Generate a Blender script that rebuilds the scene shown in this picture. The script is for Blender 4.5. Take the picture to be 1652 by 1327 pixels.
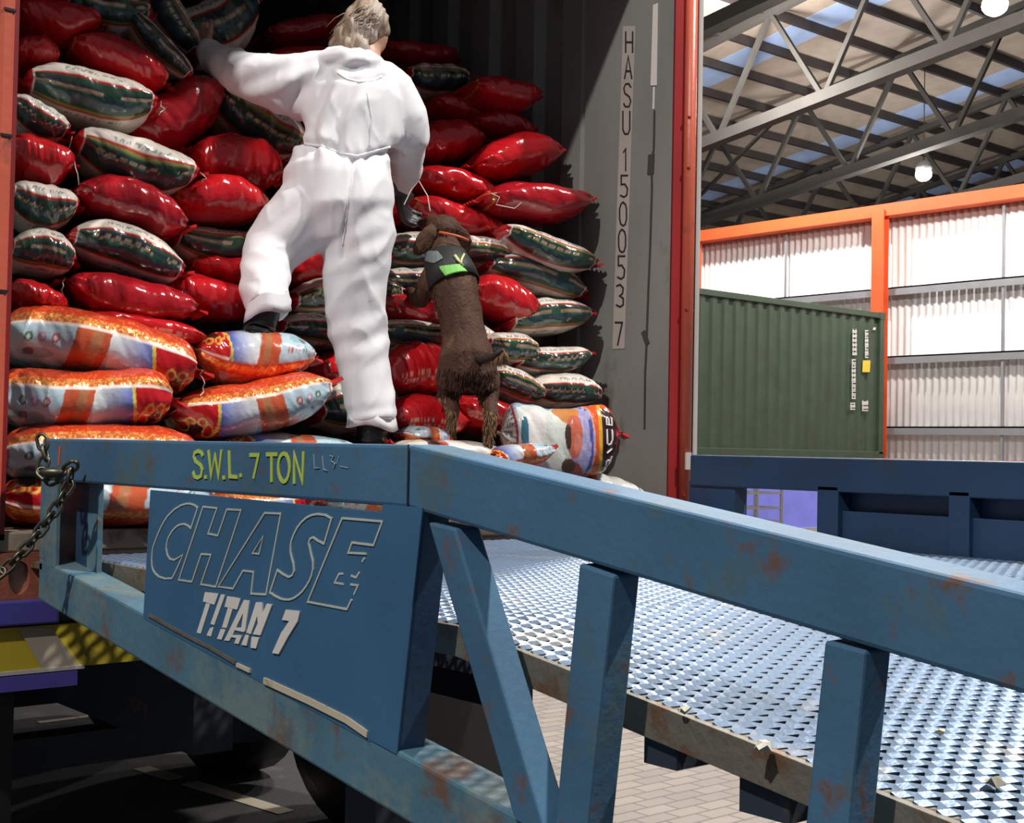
import bpy, math, random
import numpy as np
from mathutils import Vector, Matrix, noise
from mathutils.bvhtree import BVHTree

# ------------------------------------------------------------------ clear
for o in list(bpy.data.objects):
    bpy.data.objects.remove(o, do_unlink=True)
scene = bpy.context.scene
COL = scene.collection
PI = math.pi

# ------------------------------------------------------------------ camera
E = 1.62                                   # eye height
W_, H_, F_ = 1652, 1327, 2190.0            # picture size, focal length in pixels
CAM = Vector((-1.252, -1.706, E))
yaw, pitch, roll = math.radians(40.6), math.radians(1.582), math.radians(1.1)
fw0 = Vector((math.sin(yaw), math.cos(yaw), 0)); r0 = Vector((math.cos(yaw), -math.sin(yaw), 0)); up0 = Vector((0, 0, 1))
fwd = (fw0 * math.cos(pitch) + up0 * math.sin(pitch)).normalized()
u1 = (up0 * math.cos(pitch) - fw0 * math.sin(pitch)).normalized()
rgt = r0 * math.cos(roll) + u1 * math.sin(roll)
upv = u1 * math.cos(roll) - r0 * math.sin(roll)
cam_d = bpy.data.cameras.new('camera'); cam = bpy.data.objects.new('camera', cam_d); COL.objects.link(cam)
cam_d.sensor_width = 36; cam_d.lens = F_ / W_ * 36; cam_d.clip_end = 300; cam_d.clip_start = .05
cam.matrix_world = Matrix(((rgt.x, upv.x, -fwd.x, CAM.x), (rgt.y, upv.y, -fwd.y, CAM.y), (rgt.z, upv.z, -fwd.z, CAM.z), (0, 0, 0, 1)))
scene.camera = cam

# ------------------------------------------------------------------ world, exposure, main lamps
world = bpy.data.worlds.new('world'); scene.world = world; world.use_nodes = True
bg = world.node_tree.nodes['Background']; bg.inputs[0].default_value = (.80, .88, 1.0, 1); bg.inputs[1].default_value = .17
scene.view_settings.view_transform = 'Standard'; scene.view_settings.look = 'None'
scene.view_settings.exposure = 0.0; scene.view_settings.gamma = 1; scene.view_settings.use_curve_mapping = False

def spot(name, loc, target, power, radius=.18, angle=70, blend=.35, col=(1, .96, .9)):
    d = bpy.data.lights.new(name, 'SPOT'); d.energy = power; d.shadow_soft_size = radius
    d.spot_size = math.radians(angle); d.spot_blend = blend; d.color = col
    o = bpy.data.objects.new(name, d); COL.objects.link(o); o.location = loc
    o.rotation_euler = (Vector(target) - Vector(loc)).to_track_quat('-Z', 'Y').to_euler()
    return o
spot('floodlight_over_loading_bay', (-8.0, -3.2, E + 9.9), (1.2, 1.6, E), 5200, .16, 60)
spot('floodlight_behind_ramp', (5.5, -3.4, E + 9.4), (1.3, 1.2, E - .2), 6200, .2, 75)
def point(name, loc, power, radius=.22, col=(1, .97, .92)):
    d = bpy.data.lights.new(name, 'POINT'); d.energy = power; d.shadow_soft_size = radius; d.color = col
    o = bpy.data.objects.new(name, d); COL.objects.link(o); o.location = loc
    return o

point('fill_over_paving', (7.5, 4.5, E + 7.5), 2600, .3)  # unseen lamp added to brighten the paving beyond the ramp

# ------------------------------------------------------------------ picture point -> point in the place
def ray(px, py):
    return (fwd + rgt * ((px - W_ / 2) / F_) + upv * ((H_ / 2 - py) / F_))
def at(px, py, D): return CAM + ray(px, py) * D
def onx(px, py, X): d = ray(px, py); return CAM + d * ((X - CAM.x) / d.x)
def ony(px, py, Y): d = ray(px, py); return CAM + d * ((Y - CAM.y) / d.y)
def onz(px, py, Z): d = ray(px, py); return CAM + d * ((Z - CAM.z) / d.z)

# ------------------------------------------------------------------ materials
def mat(name, col, rough=.5, metal=0, dirt=None, dirt_scale=6, dirt_amt=.5, bump=0, bump_scale=40, coat=0, var=.06, emit=0, attr=None, stretch=(1, 1, 1), spec=.5, dirt2=None):
    m = bpy.data.materials.new(name); m.use_nodes = True
    nt = m.node_tree; N = nt.nodes; L = nt.links; b = N['Principled BSDF']
    b.inputs['Roughness'].default_value = rough; b.inputs['Metallic'].default_value = metal
    b.inputs['Coat Weight'].default_value = coat; b.inputs['Coat Roughness'].default_value = .12
    b.inputs['Specular IOR Level'].default_value = spec
    tc = N.new('ShaderNodeTexCoord'); mp = N.new('ShaderNodeMapping'); mp.inputs['Scale'].default_value = stretch
    L.new(tc.outputs['Object'], mp.inputs[0])
    src = None
    if attr:
        a = N.new('ShaderNodeAttribute'); a.attribute_name = attr; src = a.outputs['Color']
    else:
        rgb = N.new('ShaderNodeRGB'); rgb.outputs[0].default_value = (*col, 1); src = rgb.outputs[0]
    if var:
        n = N.new('ShaderNodeTexNoise'); n.inputs['Scale'].default_value = 3.3; n.inputs['Detail'].default_value = 6
        L.new(mp.outputs[0], n.inputs['Vector'])
        mr = N.new('ShaderNodeMapRange'); mr.inputs[1].default_value = .25; mr.inputs[2].default_value = .75
        mr.inputs[3].default_value = 1 - var * 2; mr.inputs[4].default_value = 1 + var
        L.new(n.outputs[0], mr.inputs[0])
        mx = N.new('ShaderNodeVectorMath'); mx.operation = 'SCALE'
        L.new(src, mx.inputs[0]); L.new(mr.outputs[0], mx.inputs['Scale']); src = mx.outputs[0]
    for dd, sc, am in ([(dirt, dirt_scale, dirt_amt)] if dirt else []) + ([dirt2] if dirt2 else []):
        n = N.new('ShaderNodeTexNoise'); n.inputs['Scale'].default_value = sc; n.inputs['Detail'].default_value = 9; n.inputs['Roughness'].default_value = .68
        L.new(mp.outputs[0], n.inputs['Vector'])
        r = N.new('ShaderNodeMapRange'); r.inputs[1].default_value = .72 - .3 * am; r.inputs[2].default_value = .82 - .3 * am; r.inputs[4].default_value = .85
        L.new(n.outputs[0], r.inputs[0])
        mx = N.new('ShaderNodeMix'); mx.data_type = 'RGBA'; L.new(r.outputs[0], mx.inputs[0]); L.new(src, mx.inputs[6]); mx.inputs[7].default_value = (*dd, 1); src = mx.outputs[2]
    L.new(src, b.inputs['Base Color'])
    if emit:
        b.inputs['Emission Color'].default_value = (*col, 1); b.inputs['Emission Strength'].default_value = emit
    if bump:
        n = N.new('ShaderNodeTexNoise'); n.inputs['Scale'].default_value = bump_scale; n.inputs['Detail'].default_value = 4
        L.new(mp.outputs[0], n.inputs['Vector'])
        bp = N.new('ShaderNodeBump'); bp.inputs['Strength'].default_value = bump; bp.inputs['Distance'].default_value = .01
        L.new(n.outputs[0], bp.inputs['Height']); L.new(bp.outputs[0], b.inputs['Normal'])
    return m
RUST = (.16, .075, .035)
M = {}
M['blue'] = mat('worn_blue_paint', (.062, .150, .255), .62, 0, RUST, 13, .47, .12, 60, spec=.22, var=.14, dirt2=((.085, .135, .14), 5, .62))
M['blue2'] = mat('dark_and_shaded_blue_paint', (.018, .052, .115), .45, 0, (.03, .035, .03), 5, .4, .1, 60, var=.15)
M['bluepale'] = mat('weathered_pale_blue_paint', (.08, .18, .25), .45, 0, RUST, 6, .6, .15, 50, var=.16, dirt2=((.16, .22, .22), 4, .8))
M['panel'] = mat('blue_panel_paint', (.045, .135, .255), .4, 0, (.06, .1, .12), 4, .45, .04, 60, var=.1)
M['edge'] = mat('rusty_steel_edge', (.17, .155, .125), .6, .3, RUST, 14, .7, .3, 60)
M['deck'] = mat('worn_galvanised_mesh', (.17, .245, .36), .36, .35, (.3, .3, .3), 5, .55, .1, 80, var=.1)
M['under'] = mat('grimy_underframe_steel', (.03, .04, .06), .6, .2, RUST, 6, .4)
M['tan'] = mat('faded_cream_paint_and_light_streak', (.55, .49, .36), .6, 0, RUST, 12, .45)
M['white_paint'] = mat('white_stencil_paint', (.72, .68, .64), .55, var=.05)
M['line_paint'] = mat('pale_outline_paint', (.50, .52, .47), .55, var=.1)
M['lime'] = mat('lime_yellow_paint', (.50, .62, .10), .5, var=.08)
M['chalk'] = mat('faded_chalk', (.28, .36, .42), .8)
M['chain'] = mat('oily_chain_steel', (.10, .095, .07), .38, .8, RUST, 30, .5)
M['orange'] = mat('salmon_door_post_paint', (.52, .10, .055), .4, 0, (.2, .06, .05), 8, .4, .1)
M['dred'] = mat('dark_red_gasket', (.25, .012, .014), .45)
M['greywall'] = mat('grey_container_paint', (.23, .23, .215), .5, 0, (.12, .09, .07), 4, .45, .08, 30, var=.1, stretch=(1, 1, .4))
M['black'] = mat('black_rubber', (.008, .008, .009), .45)
M['gasket'] = mat('pale_gasket', (.42, .39, .37), .6)
M['casting'] = mat('rusty_corner_casting', (.30, .085, .05), .6, .1, (.12, .06, .04), 9, .6, .3, 40, dirt2=((.35, .3, .25), 6, .5))
M['sill'] = mat('scuffed_sill', (.34, .27, .21), .6, .1, (.16, .07, .05), 9, .6, .2, 40)
M['wood'] = mat('plywood_floor', (.2, .12, .07), .7)
M['purple'] = mat('violet_blue_paint', (.065, .06, .30), .4, 0, (.02, .02, .05), 5, .5)
M['bright_purple'] = mat('bright_violet_blue_paint', (.26, .28, .95), .4)
M['yellow'] = mat('chevron_yellow', (.42, .32, .02), .5, 0, (.1, .07, .02), 5, .5)
M['chev'] = mat('chevron_grey', (.32, .28, .22), .5, 0, (.12, .1, .08), 5, .5)
M['green'] = mat('dark_green_container_paint', (.052, .080, .050), .55, 0, (.05, .06, .04), 1.2, .5, 0, var=.1)
M['oran'] = mat('orange_steel_paint', (.80, .115, .035), .45)
M['sheet'] = mat('white_corrugated_sheet', (.80, .76, .74), .5, var=.03)
M['girt'] = mat('galvanised_girt', (.33, .33, .35), .5, .4)
M['roof'] = mat('beige_roof_sheet', (.33, .27, .22), .7, var=.08)
M['steel'] = mat('dark_grey_roof_steel', (.05, .046, .042), .9, spec=.15)
M['purlin'] = mat('black_purlin_steel', (.028, .022, .022), .6)
M['skylight'] = mat('blue_skylight_sheet', (.30, .40, .62), .4, emit=.05)
M['floor'] = None
M['suit'] = mat('white_disposable_coverall', (.76, .745, .775), .62, 0, var=.02, bump=.35, bump_scale=7, spec=.3, stretch=(1, 1, .6))
M['skin'] = mat('skin', (.48, .27, .19), .5)
M['glove'] = mat('dark_glove', (.02, .02, .022), .5)
M['boot'] = mat('black_leather_boot', (.012, .013, .012), .25, 0, bump=.2)
M['hair'] = mat('light_brown_hair', (.27, .185, .12), .5, 0, (.50, .42, .36), 5, .8, .5, 60, stretch=(4, 4, .6))
M['fur'] = mat('brown_dog_fur', (.068, .030, .018), .7, 0, (.125, .066, .036), 7, .6, .6, 90, var=.15, spec=.25)
M['furtan'] = mat('tan_feathering_fur', (.27, .16, .085), .75, var=.15, spec=.2)
M['furdark'] = mat('dark_liver_fur', (.035, .018, .012), .7, var=.15, bump=.5, bump_scale=90)
M['harness'] = mat('black_harness_webbing', (.012, .014, .013), .6, bump=.3)
M['limecloth'] = mat('lime_green_harness_cloth', (.22, .62, .12), .6)
M['collar'] = mat('orange_collar', (.55, .09, .02), .5)
M['clip'] = mat('pale_yellow_clip', (.7, .72, .35), .35)
M['lampglass'] = mat('lamp_lens', (1, .98, .95), .3, emit=38)
M['lampbody'] = mat('lamp_housing', (.3, .3, .3), .5)
M['thread'] = mat('white_sack_thread', (.62, .56, .50), .8)
M['bag'] = mat('printed_plastic_sack', (1, 1, 1), .2, 0, attr='print', coat=.35, bump=.45, bump_scale=24, var=.05)
M['seal'] = mat('red_sealed_sack_end', (.42, .012, .014), .3, 0, coat=.3, bump=.5, bump_scale=30)
# foil look where the print or a painted highlight is gold
nt = M['bag'].node_tree; a = nt.nodes.new('ShaderNodeAttribute'); a.attribute_name = 'foil'
nt.links.new(a.outputs['Fac'], nt.nodes['Principled BSDF'].inputs['Metallic'])
n = nt.nodes.new('ShaderNodeTexNoise'); n.inputs['Scale'].default_value = 75; n.inputs['Detail'].default_value = 3
tcn = nt.nodes.new('ShaderNodeTexCoord'); nt.links.new(tcn.outputs['Object'], n.inputs['Vector'])
bp = nt.nodes.new('ShaderNodeBump'); bp.inputs['Distance'].default_value = .012
mm = nt.nodes.new('ShaderNodeMath'); mm.operation = 'MULTIPLY'; mm.inputs[1].default_value = .8
nt.links.new(a.outputs['Fac'], mm.inputs[0]); nt.links.new(mm.outputs[0], bp.inputs['Strength']); nt.links.new(n.outputs[0], bp.inputs['Height'])
bprev = [x for x in nt.nodes if x.type == 'BUMP' and x != bp][0]
nt.links.new(bprev.outputs[0], bp.inputs['Normal']); nt.links.new(bp.outputs[0], nt.nodes['Principled BSDF'].inputs['Normal'])

def brick_mat():
    m = bpy.data.materials.new('block_paving'); m.use_nodes = True; nt = m.node_tree; N = nt.nodes; L = nt.links; b = N['Principled BSDF']
    tc = N.new('ShaderNodeTexCoord'); br = N.new('ShaderNodeTexBrick'); L.new(tc.outputs['Object'], br.inputs['Vector'])
    br.inputs['Color1'].default_value = (.42, .36, .32, 1); br.inputs['Color2'].default_value = (.34, .29, .26, 1); br.inputs['Mortar'].default_value = (.22, .19, .17, 1)
    br.inputs['Scale'].default_value = 1; br.inputs['Brick Width'].default_value = .20; br.inputs['Row Height'].default_value = .10; br.inputs['Mortar Size'].default_value = .007
    n = N.new('ShaderNodeTexNoise'); n.inputs['Scale'].default_value = 1.4; n.inputs['Detail'].default_value = 8; L.new(tc.outputs['Object'], n.inputs['Vector'])
    mx = N.new('ShaderNodeMix'); mx.data_type = 'RGBA'; mx.blend_type = 'MULTIPLY'; mx.inputs[0].default_value = .35
    L.new(br.outputs[0], mx.inputs[6]); L.new(n.outputs[0], mx.inputs[7]); L.new(mx.outputs[2], b.inputs['Base Color'])
    b.inputs['Roughness'].default_value = .8
    return m
M['floor'] = brick_mat()

# ------------------------------------------------------------------ object helpers
def tag(o, label=None, cat=None, group=None, kind=None):
    if label: o['label'] = label
    if cat: o['category'] = cat
    if group: o['group'] = group
    if kind: o['kind'] = kind
    return o
def empty(name, loc, label, cat, group=None):
    o = bpy.data.objects.new(name, None); COL.objects.link(o); o.location = loc; o.empty_display_size = .1
    bpy.context.view_layer.update()
    return tag(o, label, cat, group)
class MB:
    def __init__(s): s.v = []; s.f = []
    def add(s, vs, fs):
        k = len(s.v); s.v += [tuple(v) for v in vs]; s.f += [tuple(i + k for i in f) for f in fs]; return s
    def prism(s, pts, vec):
        """closed flat polygon of 3D points pushed along vec"""
        n = len(pts); vec = Vector(vec); a = [Vector(p) for p in pts]
        nrm = Vector((0, 0, 0))
        for i in range(n): nrm += a[i].cross(a[(i + 1) % n])
        if nrm.dot(vec) > 0: a = a[::-1]
        b = [p + vec for p in a]
        return s.add(a + b, [tuple(range(n)), tuple(range(2 * n - 1, n - 1, -1))] + [(i, i + n, (i + 1) % n + n, (i + 1) % n) for i in range(n)])
    def box(s, lo, hi):
        x0, y0, z0 = lo; x1, y1, z1 = hi
        return s.prism([(x0, y0, z0), (x1, y0, z0), (x1, y1, z0), (x0, y1, z0)], (0, 0, z1 - z0))
    def bar(s, p, q, w, h, up=(0, 0, 1)):
        p = Vector(p); q = Vector(q); d = (q - p).normalized(); u = Vector(up)
        if abs(d.dot(u)) > .98: u = Vector((0, 1, 0))
        sd = d.cross(u).normalized() * (w / 2); uu = sd.cross(d).normalized() * (h / 2)
        return s.prism([p + sd + uu, p - sd + uu, p - sd - uu, p + sd - uu], q - p)
    def tube(s, pts, r, n=8, closed=False):
        pts = [Vector(p) for p in pts]; m = len(pts); rr = r if isinstance(r, (list, tuple)) else [r] * m
        vs = []; prev = None
        for i, p in enumerate(pts):
            if closed: t = (pts[(i + 1) % m] - pts[i - 1]).normalized()
            else: t = (pts[min(i + 1, m - 1)] - pts[max(i - 1, 0)]).normalized()
            if prev is None: prev = t.orthogonal().normalized()
            a = (prev - t * prev.dot(t)).normalized(); prev = a; b = t.cross(a)
            for k in range(n):
                an = 2 * PI * k / n; vs.append(p + (a * math.cos(an) + b * math.sin(an)) * rr[i])
        fs = []
        for i in range(m if closed else m - 1):
            j = (i + 1) % m
            for k in range(n): fs.append((i * n + k, i * n + (k + 1) % n, j * n + (k + 1) % n, j * n + k))
        if not closed: fs += [tuple(range(n - 1, -1, -1)), tuple((m - 1) * n + k for k in range(n))]
        return s.add(vs, fs)
    def loft(s, rings, n=20):
        """rings: (centre, a-vector, b-vector)"""
        vs = []
        for c, a, b in rings:
            for k in range(n):
                an = 2 * PI * k / n; vs.append(c + a * math.cos(an) + b * math.sin(an))
        fs = []; m = len(rings)
        for i in range(m - 1):
            for k in range(n): fs.append((i * n + k, i * n + (k + 1) % n, (i + 1) * n + (k + 1) % n, (i + 1) * n + k))
        fs += [tuple(range(n - 1, -1, -1)), tuple((m - 1) * n + k for k in range(n))]
        return s.add(vs, fs)
    def ell(s, c, ax, n=16, m=10):
        c = Vector(c); ax = [Vector(a) for a in ax]; vs = []
        for i in range(1, m):
            t = PI * i / m
            for k in range(n):
                p = 2 * PI * k / n; vs.append(c + ax[0] * math.sin(t) * math.cos(p) + ax[1] * math.sin(t) * math.sin(p) + ax[2] * math.cos(t))
        vs += [c + ax[2], c - ax[2]]; fs = []
        for i in range(m - 2):
            for k in range(n): fs.append((i * n + k, (i + 1) * n + k, (i + 1) * n + (k + 1) % n, i * n + (k + 1) % n))
        T = (m - 1) * n; fs += [(T, k, (k + 1) % n) for k in range(n)] + [(T + 1, (m - 2) * n + (k + 1) % n, (m - 2) * n + k) for k in range(n)]
        return s.add(vs, fs)
    def build(s, name, m, parent=None, smooth=False, bevel=0, origin=None):
        me = bpy.data.meshes.new(name)
        org = Vector(origin) if origin is not None else (Vector(parent.matrix_world.translation) if parent else Vector((0, 0, 0)))
        me.from_pydata([(v[0] - org.x, v[1] - org.y, v[2] - org.z) for v in s.v], [], s.f); me.update()
        me.materials.append(m)
        o = bpy.data.objects.new(name, me); COL.objects.link(o)
        if parent:
            o.parent = parent
            pm = parent.matrix_world.translation; o.location = org - pm
        else: o.location = org
        if smooth: me.polygons.foreach_set('use_smooth', [True] * len(me.polygons))
        if bevel:
            b = o.modifiers.new('bevel', 'BEVEL'); b.width = bevel; b.segments = 2; b.limit_method = 'ANGLE'
        bpy.context.view_layer.update()
        return o
def struct(o): o['kind'] = 'structure'; return o
DEPTH = [0]
def strokes(mb, lines, w, plane, push, thick=.0015):
    """painted strokes as mitred ribbons: each line = list of picture points; plane() gives the point on the surface"""
    pv = Vector(push)
    for ln in lines:
        ww = w
        if isinstance(ln, tuple): ln, ww = ln
        P = [plane(*p) for p in ln]; Q = [P[0]]
        for p in P[1:]:
            if (p - Q[-1]).length > 1e-4: Q.append(p)
        P = Q
        if len(P) < 2: continue
        closed = (P[0] - P[-1]).length < 1e-4 and len(P) > 3
        if closed: P = P[:-1]
        m = len(P); A = []; B = []
        for i in range(m):
            d0 = (P[i] - P[i - 1]).normalized() if (i > 0 or closed) else None
            d1 = (P[(i + 1) % m] - P[i]).normalized() if (i < m - 1 or closed) else None
            if d0 is None: d0 = d1
            if d1 is None: d1 = d0
            n0 = d0.cross(pv).normalized(); n1 = d1.cross(pv).normalized(); nn = (n0 + n1)
            if nn.length < .3: nn = n1.copy()
            nn.normalize(); k = min(1.9, 1 / max(.35, nn.dot(n1)))
            e = Vector((0, 0, 0))
            if not closed and i == 0: e = -d1 * ww * .45
            if not closed and i == m - 1: e = d0 * ww * .45
            A.append(P[i] + nn * ww / 2 * k + e); B.append(P[i] - nn * ww / 2 * k + e)
        DEPTH[0] = (DEPTH[0] + 1) % 9; t = pv * (thick + .00012 * DEPTH[0])
        vs = A + B + [a + t for a in A] + [b + t for b in B]; fs = []
        for i in range(m if closed else m - 1):
            j = (i + 1) % m
            fs += [(2 * m + i, 2 * m + j, 3 * m + j, 3 * m + i), (i, j, 2 * m + j, 2 * m + i), (m + j, m + i, 3 * m + i, 3 * m + j)]
        if not closed: fs += [(0, 2 * m, 3 * m, m), (m - 1, 2 * m - 1, 4 * m - 1, 3 * m - 1)]
        mb.add(vs, fs)

# =================================================================== SETTING
struct(MB().box((-40, -30, -.2), (80, 60, 0)).build('floor', M['floor']))
struct(MB().box((-40, -30, -.05), (2.75, 60, .004)).build('floor', mat('dark_floor_shade', (.028, .027, .028), .75, 0, (.06, .055, .05), 3, .5, .4, 120)))  # dark slab: shade under ramp and container put into its colour
# white clad wall far right, built from corrugated sheet
WX = CAM.x + 23.2
colY1 = CAM.y + 15.66; colY2 = CAM.y + 20.6
y0, y1 = 2.0, 30.0; pitchw = .16; n = int((y1 - y0) / pitchw * 6)
vs = []; zt = E + 4.9
for i in range(n + 1):
    y = y0 + (y1 - y0) * i / n; x = WX + .28 + .022 * math.cos(2 * PI * y / pitchw)
    vs += [(x, y, 0), (x, y, zt)]
wl = MB().add(vs, [(2 * i, 2 * i + 1, 2 * i + 3, 2 * i + 2) for i in range(n)]).build('wall_right', M['sheet'], smooth=True)
wl.modifiers.new('thick', 'SOLIDIFY').thickness = .004
struct(wl)
k = 1
for zz in (3.36, 1.99, .59, -.8):
    struct(MB().box((WX + .03, y0, E + zz - .03), (WX + .25, y1, E + zz)).box((WX + .03, y0, E + zz - .16), (WX + .045, y1, E + zz)).build('trim_%d' % k, M['girt'])); k += 1
struct(MB().box((WX - .12, y0, E + 4.78), (WX + .26, y1, E + 5.02)).build('trim_%d' % k, M['oran'])); k += 1
for yy in (colY1, colY2, colY1 - 4.95, colY2 + 4.95):
    struct(MB().box((WX - .16, yy - .02, 0), (WX - .13, yy + .26, E + 4.9)).box((WX - .13, yy + .1, 0), (WX + .02, yy + .14, E + 4.9)).box((WX + .0, yy - .02, 0), (WX + .03, yy + .26, E + 4.9)).build('trim_%d' % k, M['oran'])); k += 1
for yy in (colY1 - 2.5, colY2 - 2.4):
    struct(MB().box((WX + .05, yy, 0), (WX + .08, yy + .05, E + 4.7)).build('trim_%d' % k, M['girt'])); k += 1
# roof, falling away from the camera
def roofz(yrel): return E + 13 - .175 * yrel
RX0, RX1 = CAM.x + 9, CAM.x + 62
ya, yb = 3.0, 52.0
struct(MB().prism([(RX0, CAM.y + ya, roofz(ya)), (RX1, CAM.y + ya, roofz(ya)), (RX1, CAM.y + yb, roofz(yb)), (RX0, CAM.y + yb, roofz(yb))], (0, 0, .08)).build('ceiling', M['roof']))
k2 = 30
i0 = int((ya - 19.93) / 1.235)
for i in range(i0, 26):
    yr = 19.93 + 1.235 * i
    if yr > 46: break
    struct(MB().box((RX0, CAM.y + yr - .05, roofz(yr) - .22), (RX1, CAM.y + yr + .05, roofz(yr) - .02)).build('trim_%d' % k2, M['purlin'])); k2 += 1
for xs in (24.4, 31.6, 38.6, 18.0, 45.6):
    struct(MB().prism([(CAM.x + xs, CAM.y + ya, roofz(ya) - .012), (CAM.x + xs + 1.0, CAM.y + ya, roofz(ya) - .012), (CAM.x + xs + 1.0, CAM.y + yb, roofz(yb) - .012), (CAM.x + xs, CAM.y + yb, roofz(yb) - .012)], (0, 0, .008)).build('window_%d' % (k2 - 29), M['skylight'])); k2 += 1
def chord(yr): return E + 9.8 - .14 * yr
for xs in (18.1, 23.0, 27.9, 32.8, 37.7, 42.6, 48):
    m = MB(); X = CAM.x + xs
    def cp(yr): return Vector((X, CAM.y + yr, chord(yr)))
    def rp(yr): return Vector((X, CAM.y + yr, roofz(yr) - .26))
    m.bar(cp(4), cp(50), .30, .24)
    m.bar(rp(4), rp(50), .16, .16)
    y = 5.7; kk = 0
    while y < 48:
        m.bar(cp(y), rp(y + 1.42), .1, .1); m.bar(rp(y + 1.42), cp(y + 2.85), .1, .1); y += 2.85
    struct(m.build('trim_%d' % k2, M['steel'])); k2 += 1
# diagonal wind bracing
for (xa, ya_, xb, yb_) in ((23, 18, 27.9, 26), (32.8, 22, 27.9, 30)):
    struct(MB().bar((CAM.x + xa, CAM.y + ya_, chord(ya_) + .1), (CAM.x + xb, CAM.y + yb_, chord(yb_) + .1), .07, .07).build('trim_%d' % k2, M['steel'])); k2 += 1
# light streaks on the shaded floor, painted as cream strips
a, b2 = onz(228, 1238, .006), onz(462, 1310, .006)
m = MB()
for t0, t1 in ((0, .26), (.36, 1.0)):
    p, q = a.lerp(b2, t0), a.lerp(b2, t1); m.bar(p, q, .09, .003)
p_, q_ = onz(62, 1165, .006), onz(262, 1140, .006); m.bar(p_, q_, .06, .003)
tag(m.build('floor_light_streaks', M['tan']), 'cream strips painted as light streaks on the dark floor under the ramp', 'light streak')
# lamps
def highbay(px, py, D, power, label):
    c = at(px, py, D)
    t = empty('highbay_lamp', c + Vector((0, 0, .35)), label, 'lamp', 'round lamps hanging under the roof')
    MB().loft([(c + Vector((0, 0, .12 + .1 * i)), Vector((r, 0, 0)), Vector((0, r, 0))) for i, r in enumerate((.2, .19, .1))], 20).build('housing', M['lampbody'], t, True)
    MB().ell(c, [Vector((.2, 0, 0)), Vector((0, .2, 0)), Vector((0, 0, .17))]).build('lens', M['lampglass'], t, True)
    MB().tube([c + Vector((0, 0, .3)), Vector((c.x, c.y, roofz(c.y - CAM.y) - .02))], .012).build('suspension_rod', M['steel'], t)
    point('light_of_highbay', c - Vector((0, 0, .35)), power)
highbay(1605, 8, 21.0, 1900, 'glaring round highbay lamp at the top right corner under the roof')
highbay(1490, 281, 33, 700, 'glaring round highbay lamp just above the orange wall beam')
point('highbay_glow_over_hall', (WX - 2.3, CAM.y + 17.5, E + 7.6), 2200)
point('highbay_glow_far_hall', (CAM.x + 33, CAM.y + 21, E + 2.0), 500, .6)

# =================================================================== GREEN CONTAINER ON ITS TRAILER
GX1, GY, GZ = CAM.x + 20.52, CAM.y + 13.88, E - .07
GX0 = GX1 - 6.06; GH = 2.59
t = empty('shipping_container', ((GX0 + GX1) / 2, GY + 1.2, GZ), 'dark green corrugated shipping container with white and yellow markings, beyond the ramp', 'container')
vs = []; n = 0
x = GX0 + .12
prof = []
while x < GX1 - .14:
    for dx, dy in ((0, 0), (.10, 0), (.14, .036), (.24, .036)): prof.append((min(x + dx, GX1 - .12), dy))
    x += .278
for (x, dy) in prof: vs += [(x, GY + .03 + dy, GZ + .15), (x, GY + .03 + dy, GZ + GH - .1)]
MB().add(vs, [(2 * i, 2 * i + 1, 2 * i + 3, 2 * i + 2) for i in range(len(prof) - 1)]).build('side_panel', M['green'], t)
fr = MB().box((GX0, GY, GZ + GH - .1), (GX1, GY + .1, GZ + GH)).box((GX0, GY, GZ), (GX1, GY + .1, GZ + .15))
fr.box((GX0, GY, GZ), (GX0 + .12, GY + .12, GZ + GH)).box((GX1 - .13, GY, GZ), (GX1, GY + .12, GZ + GH))
fr.build('frame', M['green'], t, bevel=.01)
MB().box((GX0, GY + .1, GZ + .02), (GX1, GY + 2.43, GZ + GH - .02)).build('body', M['green'], t)
for xx in (GX0 - .005, GX1 - .157):
    for zz in (GZ - .005, GZ + GH - .113): MB().box((xx, GY - .008, zz), (xx + .162, GY + .16, zz + .118)).build('corner_casting', M['green'], t)
def gp(px, py): return ony(px, py, GY - .002)
mk = MB()
rnd = random.Random(5)
for cx, yA, yB, h, w in ((1378.5, 531, 577, 7.2, 6.2), (1377, 580, 646, 7.2, 5.6), (1375.5, 650, 662, 6, 7), (1398, 533, 577, 6.5, 4.6), (1395.5, 646, 664, 6, 9)):
    y = yA; mk = MB()
    while y + h * .6 < yB:
        # one small illegible letter: two uprights and one bar
        L = []
        typ = rnd.random()
        L.append([(cx - w / 2 + .8, y), (cx - w / 2 + .8, y + h * .68)])
        if typ > .3: L.append([(cx + w / 2 - .8, y), (cx + w / 2 - .8, y + h * .68)])
        L.append([(cx - w / 2, y + h * (.02 if typ < .6 else .34)), (cx + w / 2, y + h * (.02 if typ < .6 else .34))])
        L.append([(cx - w / 2, y + h * .66), (cx + w / 2, y + h * .66)])
        strokes(mk, L, .019, gp, (0, -1, 0), .003); y += h
    mk.build('white_lettering', M['white_paint'], t)
MB().prism([gp(1392, 581), gp(1404, 581), gp(1403, 600), gp(1391, 600)], (0, -.004, 0)).build('yellow_plate', mat('yellow_plate', (.85, .62, .05), .5), t)
MB().prism([gp(1409, 528), gp(1413, 528), gp(1412, 532), gp(1408, 532)], (0, -.004, 0)).build('white_sticker', M['white_paint'], t)

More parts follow.
